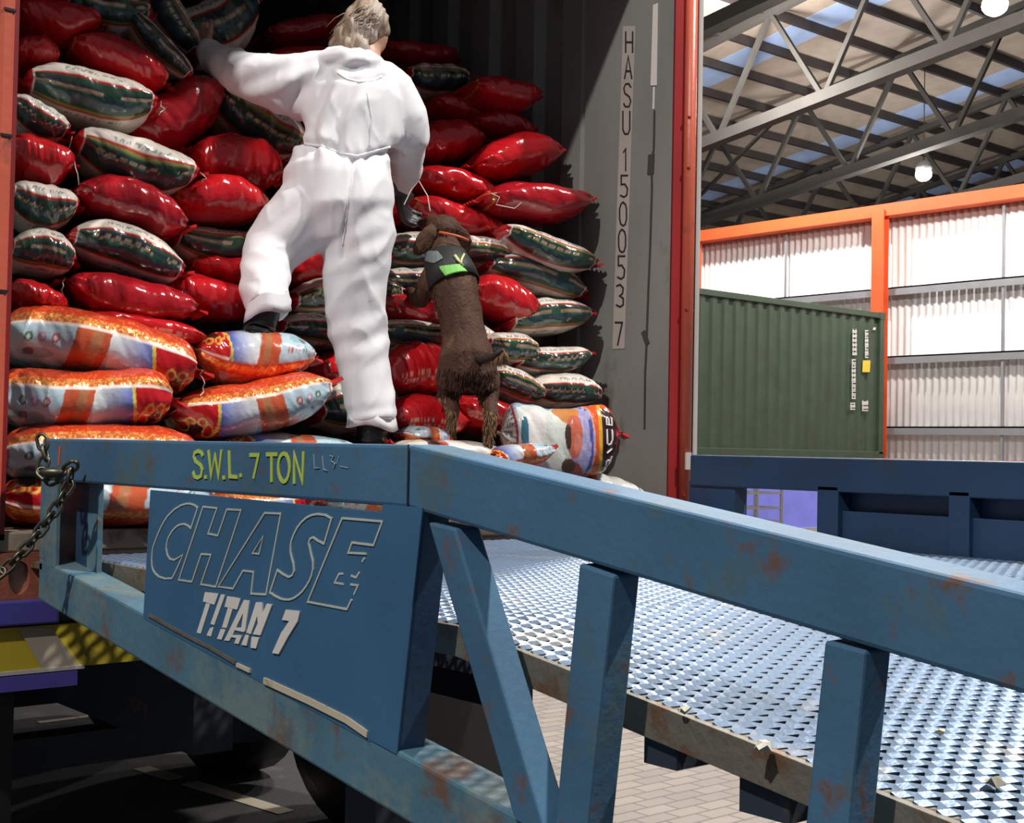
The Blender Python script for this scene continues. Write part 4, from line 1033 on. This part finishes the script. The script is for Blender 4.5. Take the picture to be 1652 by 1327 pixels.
# ---------------------------------------------------------------- person
# body (skin) as one surface: head, neck, trunk, limbs inside the suit, hands
b = MB()
b.loft(rings([(562, 380, 4.2, .10, .08), (548, 320, 4.2, .13, .10), (560, 240, 4.24, .085, .055), (578, 165, 4.28, .12, .08), (585, 115, 4.32, .11, .07), (590, 92, 4.34, .048, .05), (592, 76, 4.36, .045, .05)]))
b.ell(at(594, 47, 4.38), [rgt * .068, upv * .095, fwd * .085])                       # skull
b.ell(at(600, 62, 4.42), [rgt * .05, upv * .06, fwd * .06])                          # jaw, turned right
b.ell(at(612, 62, 4.45), [rgt * .012, upv * .016, fwd * .014])                       # nose
b.ell(at(607, 46, 4.45), [rgt * .010, upv * .006, fwd * .006]); b.ell(at(606, 74, 4.44), [rgt * .012, upv * .005, fwd * .012])
b.ell(at(598, 55, 4.315), [rgt * .012, upv * .028, fwd * .014])                      # ear
b.loft(rings([(530, 125, 4.3, .055, .05), (430, 135, 4.26, .05, .045), (372, 120, 4.32, .042, .04), (346, 98, 4.42, .034, .032), (338, 84, 4.50, .026, .022)]))
b.loft(rings([(630, 140, 4.3, .055, .05), (655, 190, 4.32, .05, .045), (664, 235, 4.36, .04, .038), (655, 275, 4.46, .032, .03), (646, 305, 4.56, .026, .022)]))
b.loft(rings([(590, 350, 4.2, .09, .09), (576, 430, 4.2, .07, .07), (582, 540, 4.2, .055, .055), (595, 620, 4.2, .05, .05), (602, 690, 4.18, .035, .04)]))
b.loft(rings([(505, 320, 4.18, .09, .09), (465, 365, 4.15, .075, .075), (436, 405, 4.12, .06, .06), (429, 450, 4.05, .05, .05), (426, 500, 3.95, .036, .036)]))
def hand(b, c, d, side, curl):
    """palm and five separate bent fingers, d = pointing direction, side = thumb side"""
    d = d.normalized(); side = (side - d * side.dot(d)).normalized(); nn = d.cross(side).normalized()
    b.loft([(c - d * .02, side * .027, nn * .017), (c + d * .02, side * .040, nn * .016), (c + d * .06, side * .042, nn * .014), (c + d * .075, side * .038, nn * .011)], 12)
    for k in range(4):
        o_ = c + d * (.072 - .004 * abs(k - 1.2)) + side * (.030 - .020 * k); L = (.072, .080, .074, .058)[k]
        pts = [o_ - d * .015, o_, o_ + (d * math.cos(curl) + nn * math.sin(curl)) * L * .42]
        pts.append(pts[-1] + (d * math.cos(curl * 2) + nn * math.sin(curl * 2)) * L * .33); pts.append(pts[-1] + (d * math.cos(curl * 2.6) + nn * math.sin(curl * 2.6)) * L * .25)
        b.tube(pts, [.0095, .0095, .0088, .008, .0065], 8)
    o_ = c + side * .034 + d * .005; p1_ = o_ + (side * .7 + d * .7) * .04 + nn * .008; b.tube([o_ - side * .012, o_, p1_, p1_ + (d * .9 + side * .1 + nn * .4) * .032], [.013, .012, .010, .008], 8)
ch1 = at(334, 72, 4.55); hand(b, ch1, (at(316, 52, 4.6) - ch1), upv, .45)
ch2 = at(646, 318, 4.56); 0 and hand(b, ch2, (at(652, 345, 4.62) - ch2), rgt, .5)
pc = at(585, 712, 4.2)
person = bpy.data.objects.new('person', bpy.data.meshes.new('tmp0')); 
bm_ = blob_mesh(b, 'person', .008, 2, .5)
bpy.data.objects.remove(person, do_unlink=True)
person = place(bm_, 'person', M['skin'], None)
tag(person, 'person in a white hooded coverall climbing the sacks, left arm raised', 'person')

s = MB()
# torso and hips
s.loft(rings([(566, 408, 4.22, .055, .06), (556, 372, 4.2, .150, .12), (546, 335, 4.19, .178, .145), (548, 296, 4.2, .172, .135), (553, 258, 4.22, .152, .115), (560, 232, 4.22, .140, .105), (567, 205, 4.24, .155, .12), (574, 170, 4.27, .165, .135), (576, 140, 4.30, .150, .12), (578, 112, 4.33, .115, .09), (583, 96, 4.35, .075, .07)]), 28)
# left arm: wide batwing sleeve
s.loft(rings([(545, 150, 4.28, .115, .09), (510, 142, 4.27, .112, .085), (470, 137, 4.25, .098, .075), (432, 130, 4.25, .083, .068), (395, 120, 4.27, .074, .062), (365, 106, 4.34, .062, .056), (346, 92, 4.44, .052, .05), (338, 82, 4.50, .042, .042)]), 22)
# right arm
s.loft(rings([(600, 140, 4.30, .10, .09), (628, 158, 4.30, .098, .085), (648, 192, 4.31, .082, .072), (657, 222, 4.34, .070, .062), (657, 250, 4.40, .058, .055), (653, 278, 4.48, .052, .05), (648, 300, 4.55, .038, .04)]), 22)
# straight right leg
s.loft(rings([(582, 330, 4.2, .10, .11), (581, 372, 4.19, .108, .11), (577, 415, 4.19, .108, .105), (573, 460, 4.19, .101, .095), (575, 510, 4.19, .092, .088), (580, 550, 4.19, .087, .084), (587, 590, 4.19, .083, .082), (593, 630, 4.18, .079, .08), (598, 660, 4.17, .077, .078), (600, 678, 4.17, .074, .078)]), 24)
# bent left leg
s.loft(rings([(522, 322, 4.18, .11, .11), (492, 348, 4.17, .116, .112), (462, 378, 4.15, .104, .10), (440, 405, 4.13, .088, .09), (431, 432, 4.09, .078, .08), (428, 460, 4.03, .073, .075), (429, 482, 3.98, .067, .07), (431, 500, 3.95, .062, .066)]), 24)
# bunched hood
s.ell(at(563, 101, 4.24), [rgt * .105, upv * .043, fwd * .075])
s.ell(at(585, 116, 4.235), [rgt * .075, (upv * .9 - rgt * .1) * .045, fwd * .05])
s.ell(at(545, 92, 4.28), [rgt * .05, upv * .028, fwd * .06])
sm = blob_mesh(s, 'coverall', .0085, 5, .55)
def ridge(co, fr, st, seed):
    out = np.empty(len(co))
    for i in range(len(co)):
        p = co[i]; v = noise.noise(Vector((p[0] * st[0] + seed, p[1] * st[1] + seed * 1.7, p[2] * st[2]))) ; out[i] = 1 - min(1, abs(v) * fr)
    return out
def wrinkle(co, nr):
    px, py, z = proj(co)
    u = (px - 560) / 100; v = (py - 300) / 100
    d = np.zeros(len(co))
    # broad soft folds everywhere
    q = np.stack([co @ np.array(rgt), co @ np.array(fwd), co @ np.array(upv)], -1)
    d += .0085 * ridge(q, 3.0, (6, 6, 3.6), 3.1) ** 2 - .003
    d += .0030 * ridge(q, 3.6, (13, 11, 7), 9.4) ** 3
    # vertical folds hanging from the raised arm side of the back
    back = np.exp(-((px - 520) / 55) ** 2 - ((py - 175) / 60) ** 2)
    d += back * .014 * np.sin((px + .18 * (py - 150)) / 7.0 + 1.2 * np.sin(py / 26))
    # shade-catching pleats along the sleeve
    slv = np.exp(-((px - 440) / 60) ** 2 - ((py - 128) / 34) ** 2)
    d += slv * .012 * np.sin((py * .9 + px * .45) / 8.5 + .8)
    # elastic waist
    wl_ = 228 + .12 * (px - 480) + 14 * np.exp(-((px - 575) / 30) ** 2)
    w = np.exp(-((py - wl_) / 6.0) ** 2) * ((px > 465) & (px < 650)) * ((z < 4.36))
    d -= w * .017; d += np.exp(-((py - wl_) / 26.0) ** 2) * ((px > 465) & (px < 640)) * .004 * np.sin(px / 3.4 + .5 * np.sin(py / 7))
    # seat seam
    cs = 566 - .12 * (py - 300)
    d -= np.exp(-((px - cs) / 4.5) ** 2) * ((py > 250) & (py < 420)) * .010 * (z < 4.3)
    # drag lines from the crotch over both thighs
    t1 = np.exp(-((px - 580) / 60) ** 2 - ((py - 410) / 50) ** 2); d += t1 * .003 * np.sin((py + .45 * (px - 560)) / 6.0)
    t2 = np.exp(-((px - 470) / 55) ** 2 - ((py - 350) / 60) ** 2); d += t2 * .003 * np.sin((py * .8 + .6 * (px - 470)) / 7.5)
    # stacked folds behind the straight knee and at the cuffs
    t3 = np.exp(-((py - 545) / 38) ** 2) * (px > 510); d += t3 * .0045 * np.sin((py + .38 * (px - 570)) / 7.5 + .6 * np.sin(px / 14))
    t4 = np.exp(-((py - 672) / 20) ** 2) * (px > 540); d += t4 * .0035 * np.sin((py + .2 * px) / 5)
    t5 = np.exp(-((py - 455) / 40) ** 2) * (px < 480); d += t5 * .0028 * np.sin((py - .3 * px) / 6)
    # hood creases
    hd = np.exp(-((px - 565) / 48) ** 2 - ((py - 104) / 20) ** 2) * (z < 4.34); d += hd * .007 * np.sin((px * .25 + py) / 4.2 + np.sin(px / 11))
    ln = np.exp(-((py - 127 - .0016 * (px - 575) ** 2 * -1) / 4.5) ** 2) * (np.abs(px - 580) < 45) * (z < 4.34); d -= ln * .010
    return co + nr * d[:, None]
cov = place(sm, 'coverall', M['suit'], person, wrinkle)
# seams on the back of the coverall, following the cloth
dg = bpy.context.evaluated_depsgraph_get()
def tree_of(o):
    me = o.data; mw = o.matrix_world
    return BVHTree.FromPolygons([mw @ v.co for v in me.vertices], [tuple(p.vertices) for p in me.polygons])
bt_cov = tree_of(cov)
def seam(tree, pts, r, name, m, parent, n=30, off=.0005):
    P = []
    for i in range(len(pts) - 1):
        for k in range(n // (len(pts) - 1)):
            t = k / (n // (len(pts) - 1)); px = pts[i][0] * (1 - t) + pts[i + 1][0] * t; py = pts[i][1] * (1 - t) + pts[i + 1][1] * t
            h = tree.ray_cast(CAM, ray(px, py).normalized())
            if h[0] is not None and (not P or (h[0] - P[-1]).length < .06): P.append(h[0] + h[1] * off)
    if len(P) > 2: return MB().tube(P, r, 6).build(name, m, parent, True)
seam(bt_cov, [(571, 262), (563, 320), (556, 372), (552, 398)], .0022, 'seat_seam', M['suit'], cov)
seam(bt_cov, [(592, 150), (600, 190), (596, 240)], .0016, 'back_seam', M['suit'], cov)
seam(bt_cov, [(486, 232), (520, 236), (545, 246), (575, 252), (610, 242), (632, 236)], .0045, 'elastic_waistband', M['suit'], cov)
seam(bt_cov, [(545, 118), (560, 128), (580, 133), (604, 130), (618, 122)], .0040, 'hood_seam', M['suit'], cov)
# cuffs: flared rings at ankle and wrist
def cuff(px, py, D, r, name, tilt=0):
    c = at(px, py, D); V = []; n = 26
    for j, (dz, k) in enumerate(((.03, .90), (.0, 1.0), (-.025, 1.07), (-.024, 1.03), (.0, .95), (.03, .85))):
        for i in range(n):
            an = 2 * PI * i / n; w = 1 + .05 * math.sin(5 * an + 1.3) + .03 * math.sin(9 * an)
            V.append(c + rgt * (r * k * w * math.cos(an)) + fwd * (r * k * w * math.sin(an)) + upv * (dz + .008 * math.sin(3 * an) + tilt * r * math.cos(an)))
    F2 = [(j * n + i, j * n + (i + 1) % n, (j + 1) * n + (i + 1) % n, (j + 1) * n + i) for j in range(5) for i in range(n)]
    return MB().add(V, F2).build(name, M['suit'], cov, True)
cuff(599, 676, 4.17, .074, 'trouser_cuff', -.10); cuff(431, 496, 3.95, .063, 'trouser_cuff', .25)
# hair
hb = MB()
hb.ell(at(592, 38, 4.36), [rgt * .076, upv * .078, fwd * .090], 24, 16)
hb.ell(at(578, 50, 4.33), [rgt * .068, upv * .068, fwd * .070], 24, 16)
hb.ell(at(556, 56, 4.31), [(rgt * .5 + upv * .8).normalized() * .060, (rgt * .8 - upv * .5).normalized() * .034, fwd * .045], 20, 12)
hb.ell(at(543, 68, 4.31), [(rgt * .35 + upv * .9).normalized() * .040, (rgt * .9 - upv * .35).normalized() * .020, fwd * .028], 16, 10)
hb.ell(at(570, 74, 4.29), [rgt * .055, upv * .040, fwd * .04], 16, 10)
hm = blob_mesh(hb, 'hair', .006, 3, .5)
def strand(co, nr):
    px, py, z = proj(co)
    ang = np.arctan2(py - 30, px - 598); rr = np.hypot(px - 598, py - 30)
    return co + nr * (.0022 * np.sin(px * .55 + .25 * py + 2 * np.sin(py / 17)) + .0030 * np.sin(px * .24 - .10 * py + 1.5 * np.sin(py / 23)))[:, None]
hair = place(hm, 'hair', M['hair'], person, strand)
rn = random.Random(4); hs = MB()
for k in range(110):
    a0 = rn.uniform(0, 2 * PI); sx, sy = 590 + 26 * math.cos(a0) * rn.random(), 28 + 20 * math.sin(a0) * rn.random()
    ex_, ey_ = sx - rn.uniform(14, 44), sy + rn.uniform(20, 48); P = []
    D0 = 4.26 + rn.uniform(0, .03)
    for t in (0, .33, .66, 1): P.append(at(sx + (ex_ - sx) * t, sy + (ey_ - sy) * t - 8 * math.sin(PI * t), D0 + .02 * t))
    hs.tube(P, [.0016, .0022, .0018, .0004], 4)
hs.build('loose_strands', M['hair'], hair, True)
# boots
def boot(px, py, D, toe, name='boot', up_=None, s=1.0):
    """heel towards the camera"""
    c = at(px, py, D); d = Vector(toe).normalized(); u = up_ or upv; sd = d.cross(u).normalized(); u = sd.cross(d).normalized(); m = MB()
    m.loft([(c + u * .10 * s, sd * .050, d * .056), (c + u * .055, sd * .052, d * .056), (c + u * .015, sd * .051, d * .058), (c - u * .03, sd * .049, d * .060), (c - u * .045, sd * .044, d * .058)], 20)
    m.loft([(c - u * .012 - d * .045, sd * .030, u * .030), (c - u * .01, sd * .042, u * .036), (c - u * .014 + d * .07, sd * .046, u * .032), (c - u * .022 + d * .13, sd * .047, u * .026), (c - u * .028 + d * .18, sd * .036, u * .018), (c - u * .030 + d * .20, sd * .018, u * .012)], 20)
    me_ = blob_mesh(m, name, .006, 3, .5); o = place(me_, name, M['boot'], person)
    so = MB()
    out = [(-.055, .022), (-.04, .036), (.0, .040), (.07, .045), (.13, .047), (.18, .036), (.205, .012)]
    pts = [c - u * .052 + d * a + sd * b_ for a, b_ in out] + [c - u * .052 + d * a - sd * b_ for a, b_ in out[::-1]]
    so.prism(pts, -u * .012); h = [c - u * .064 + d * a + sd * b_ for a, b_ in ((-.052, .024), (-.03, .036), (.01, .038), (.01, -.038), (-.03, -.036), (-.052, -.024))]; so.prism(h, -u * .016)
    so.build('boot_sole', M['black'], o)
    return o
boot(602, 694, 4.17, fwd * .95 + rgt * .1)
boot(422, 513, 3.97, (fwd * .88 - upv * .30 - rgt * .30), up_=(upv * .92 + fwd * .30 + rgt * .16))
# gloves hide the hands
g = MB(); gd = (at(652, 345, 4.62) - ch2); hand(g, ch2, gd, upv, .5)
g.loft([(ch2 - gd.normalized() * .06, rgt * .040, fwd * .034), (ch2 - gd.normalized() * .02, rgt * .036, fwd * .030), (ch2 + gd.normalized() * .02, rgt * .030, fwd * .03)], 16)
gm = blob_mesh(g, 'glove', .005, 1, .5)
place(gm, 'glove', M['glove'], person, lambda co, nr: co + nr * .0035)

# ---------------------------------------------------------------- dog
d = MB()
# trunk seen from behind, upright, leaning on the pile
d.loft(rings([(752, 628, 4.20, .055, .05), (752, 604, 4.20, .084, .075), (753, 580, 4.21, .088, .08), (750, 550, 4.24, .071, .07), (745, 520, 4.27, .066, .075), (738, 488, 4.30, .072, .088), (731, 458, 4.33, .078, .095), (723, 430, 4.36, .070, .085), (719, 408, 4.38, .055, .06), (718, 392, 4.39, .050, .052), (716, 376, 4.40, .050, .052)]), 24)
# head turned up and to the left
d.ell(at(716, 372, 4.40), [rgt * .058, upv * .052, fwd * .060])
d.loft(rings([(712, 368, 4.41, .046, .045), (700, 366, 4.46, .034, .032), (688, 362, 4.52, .026, .025), (680, 360, 4.56, .018, .018)]), 14)
d.ell(at(678, 360, 4.575), [rgt * .012, upv * .01, fwd * .01])
# forelegs up on the sacks
d.loft(rings([(704, 440, 4.34, .045, .05), (690, 462, 4.33, .036, .04), (678, 482, 4.36, .028, .03), (672, 486, 4.42, .022, .024), (668, 478, 4.50, .018, .019), (664, 470, 4.56, .018, .016), (660, 468, 4.60, .020, .014)]), 14)
d.loft(rings([(748, 440, 4.38, .04, .05), (756, 462, 4.42, .03, .034), (758, 458, 4.50, .022, .022), (756, 446, 4.58, .018, .018), (756, 440, 4.62, .02, .015)]), 14)
# hind legs: thigh, hock, shank, paw
d.loft(rings([(733, 590, 4.21, .05, .07), (727, 612, 4.23, .050, .068), (724, 634, 4.26, .038, .05), (728, 652, 4.22, .024, .03), (731, 666, 4.19, .020, .022), (728, 686, 4.20, .0175, .018), (725, 704, 4.21, .017, .018), (724, 712, 4.21, .020, .02)]), 16)
d.loft(rings([(775, 590, 4.20, .048, .07), (783, 612, 4.22, .046, .066), (788, 634, 4.25, .036, .048), (790, 652, 4.20, .025, .032), (792, 668, 4.16, .021, .023), (789, 692, 4.16, .018, .018), (787, 716, 4.17, .017, .018), (786, 728, 4.17, .020, .02)]), 16)
for px, py, D in ((724, 713, 4.21), (786, 730, 4.17)):
    c = at(px, py, D); d.ell(c + fwd * .02 - upv * .002, [rgt * .024, upv * .013, fwd * .04], 14, 8)
    for k in (-1, 0, 1): d.ell(c + fwd * .052 + rgt * .014 * k - upv * .004, [rgt * .008, upv * .009, fwd * .013], 8, 6)
for px, py, D in ((661, 467, 4.60), (756, 440, 4.63)):
    c = at(px, py, D)
    for k in (-1, 0, 1): d.ell(c + fwd * .02 + rgt * .012 * k, [rgt * .008, upv * .008, fwd * .014], 8, 6)
dm = blob_mesh(d, 'dog', .006, 4, .55)
def furry(co, nr):
    out = np.empty(len(co))
    for i in range(len(co)):
        p = co[i]; out[i] = .0035 * noise.noise(Vector((p[0] * 60, p[1] * 60, p[2] * 22))) + .004 * noise.noise(Vector((p[0] * 18, p[1] * 18, p[2] * 12)))
    return co + nr * out[:, None]
dog = place(dm, 'dog', M['fur'], None, furry)
tag(dog, 'brown spaniel in a harness standing upright with its forepaws on the sacks', 'dog')
# ears
for pts in ([(702, 366, 4.355, .012, .018), (694, 374, 4.345, .010, .034), (684, 390, 4.35, .010, .040), (676, 404, 4.36, .009, .032), (672, 412, 4.365, .006, .014)],
            [(736, 366, 4.37, .012, .018), (745, 376, 4.37, .010, .028), (750, 390, 4.38, .009, .030), (751, 402, 4.39, .007, .022), (750, 408, 4.39, .004, .010)]):
    V = MB(); C3 = [at(*p[:3]) for p in pts]
    rg = []
    for i, p in enumerate(pts):
        t_ = (C3[min(i + 1, 4)] - C3[max(i - 1, 0)]).normalized(); a_ = t_.cross(fwd).normalized(); rg.append((C3[i], a_ * p[4] * .8, fwd * p[3]))
    V.loft(rg, 14); e_ = blob_mesh(V, 'ear', .005, 3, .5); place(e_, 'ear', M['fur'], dog, furry)
# tail with feathering
T = [at(763, 580, 4.17), at(780, 579, 4.12), at(797, 574, 4.08), at(812, 564, 4.05)]
MB().tube(T, [.017, .013, .010, .006], 10).build('tail', M['furdark'], dog, True)
rn = random.Random(9); f_ = MB()
for k in range(260):
    t = rn.random() ** .7; i = min(2, int(t * 3)); p = T[i].lerp(T[i + 1], t * 3 - i)
    L = .012 + .042 * t; q = p + (-upv * rn.uniform(.5, 1) + rgt * rn.uniform(-.1, .75) * t + fwd * rn.uniform(-.3, .3)) * L
    f_.tube([p, p.lerp(q, .5) + rgt * .003, q], [.0018, .0014, .0003], 4)
f_.build('tail_feathering', M['furtan'], dog, True)
bt_dog = tree_of(dog)
def tufts(region, n, Lr, name, m, seed, down=1.0, out=.25):
    rn = random.Random(seed); f_ = MB(); (x0, y0, x1, y1) = region; c_ = 0
    for _ in range(n * 4):
        px, py = rn.uniform(x0, x1), rn.uniform(y0, y1); h = bt_dog.ray_cast(CAM, ray(px, py).normalized())
        if h[0] is None: continue
        p = h[0] - h[1] * .002; L = rn.uniform(*Lr); q = p + (-upv * down + h[1] * out + rgt * rn.uniform(-.25, .25)).normalized() * L
        f_.tube([p, p.lerp(q, .55) + h[1] * .002, q], [.0017, .0012, .0003], 4); c_ += 1
        if c_ >= n: break
    if c_: f_.build(name, m, dog, True)
tufts((700, 640, 736, 700), 160, (.012, .026), 'leg_feathering', M['furtan'], 1)
tufts((770, 640, 805, 715), 190, (.012, .026), 'leg_feathering', M['furtan'], 2)
tufts((735, 596, 772, 650), 160, (.012, .03), 'rump_feathering', M['fur'], 3)
tufts((705, 590, 802, 640), 260, (.010, .024), 'thigh_feathering', M['fur'], 4)
tufts((660, 345, 760, 400), 160, (.008, .018), 'head_fur', M['fur'], 5)
tufts((690, 460, 785, 580), 420, (.006, .014), 'back_fur', M['fur'], 6, 1, .12)
# collar and harness
def band(pts, name, m, parent, k=1.06, th=.004):
    r3 = rings(pts); V = []; n = 30
    for j, (c, a, b_) in enumerate(r3):
        for i in range(n):
            an = 2 * PI * i / n; V.append(c + a * k * math.cos(an) + b_ * k * math.sin(an))
    for j, (c, a, b_) in enumerate(r3):
        for i in range(n):
            an = 2 * PI * i / n; V.append(c + a * (k - .04) * math.cos(an) + b_ * (k - .04) * math.sin(an))
    J = len(r3); F2 = []
    for j in range(J - 1):
        for i in range(n):
            F2.append((j * n + i, j * n + (i + 1) % n, (j + 1) * n + (i + 1) % n, (j + 1) * n + i)); o_ = J * n
            F2.append((o_ + j * n + i, o_ + (j + 1) * n + i, o_ + (j + 1) * n + (i + 1) % n, o_ + j * n + (i + 1) % n))
    for i in range(n):
        F2.append((i, J * n + i, J * n + (i + 1) % n, (i + 1) % n)); q_ = (J - 1) * n
        F2.append((q_ + i, q_ + (i + 1) % n, J * n + q_ + (i + 1) % n, J * n + q_ + i))
    return MB().add(V, F2).build(name, m, parent, True)
hn = band([(733, 462, 4.325, .080, .096), (728, 448, 4.335, .080, .096), (723, 432, 4.355, .074, .088), (720, 418, 4.37, .066, .075), (719, 408, 4.375, .060, .066)], 'harness', M['harness'], dog, 1.07)
band([(729, 384, 4.38, .050, .052), (730, 380, 4.38, .050, .052)], 'collar', M['collar'], dog, 1.12)
def patch(tree, poly, name, m, parent, off=.004, th=.003, grid=44):
    xs = [p[0] for p in poly]; ys = [p[1] for p in poly]; x0, x1, y0, y1 = min(xs), max(xs), min(ys), max(ys)
    def inside(x, y):
        r = False; j = len(poly) - 1
        for i in range(len(poly)):
            if (poly[i][1] > y) != (poly[j][1] > y) and x < (poly[j][0] - poly[i][0]) * (y - poly[i][1]) / (poly[j][1] - poly[i][1]) + poly[i][0]: r = not r
            j = i
        return r
    gx = gy = grid; ids = {}; V = []; F2 = []
    for i in range(gx + 1):
        for j in range(gy + 1):
            x = x0 + (x1 - x0) * i / gx; y = y0 + (y1 - y0) * j / gy
            if inside(x, y) or any(inside(x + dx, y + dy) for dx in (-.8, .8) for dy in (-.8, .8)):
                h = tree.ray_cast(CAM, ray(x, y).normalized())
                if h[0] is not None: ids[(i, j)] = len(V); V.append(h[0] - ray(x, y).normalized() * off)
    for i in range(gx):
        for j in range(gy):
            k = [(i, j), (i, j + 1), (i + 1, j + 1), (i + 1, j)]
            if all(q in ids for q in k): F2.append([ids[q] for q in k])
    o = MB().add(V, F2).build(name, m, parent, True); sd_ = o.modifiers.new('t', 'SOLIDIFY'); sd_.thickness = th; sd_.offset = 0
    return o
bt_h = tree_of(hn)
patch(bt_h, [(708, 430), (740, 426), (752, 436), (767, 455), (748, 453), (720, 446)], 'lime_patch', M['limecloth'], hn)
patch(bt_h, [(690, 406), (705, 405), (714, 416), (700, 424), (686, 420)], 'grey_buckle', mat('grey_buckle_plastic', (.16, .2, .2), .5), hn)
P = []
for px, py in ((734, 412), (740, 420), (746, 428), (752, 440)):
    h = bt_h.ray_cast(CAM, ray(px, py).normalized())
    if h[0] is not None: P.append(h[0] - fwd * .006)
if len(P) > 2: MB().tube(P, .0048, 8).build('lead_clip', M['clip'], hn, True)
P2 = []
for px, py in ((749, 410), (745, 418), (744, 426)):
    h = bt_h.ray_cast(CAM, ray(px, py).normalized())
    if h[0] is not None: P2.append(h[0] - fwd * .006)
if len(P2) > 2: MB().tube(P2, .0035, 8).build('lead_clip', M['clip'], hn, True)
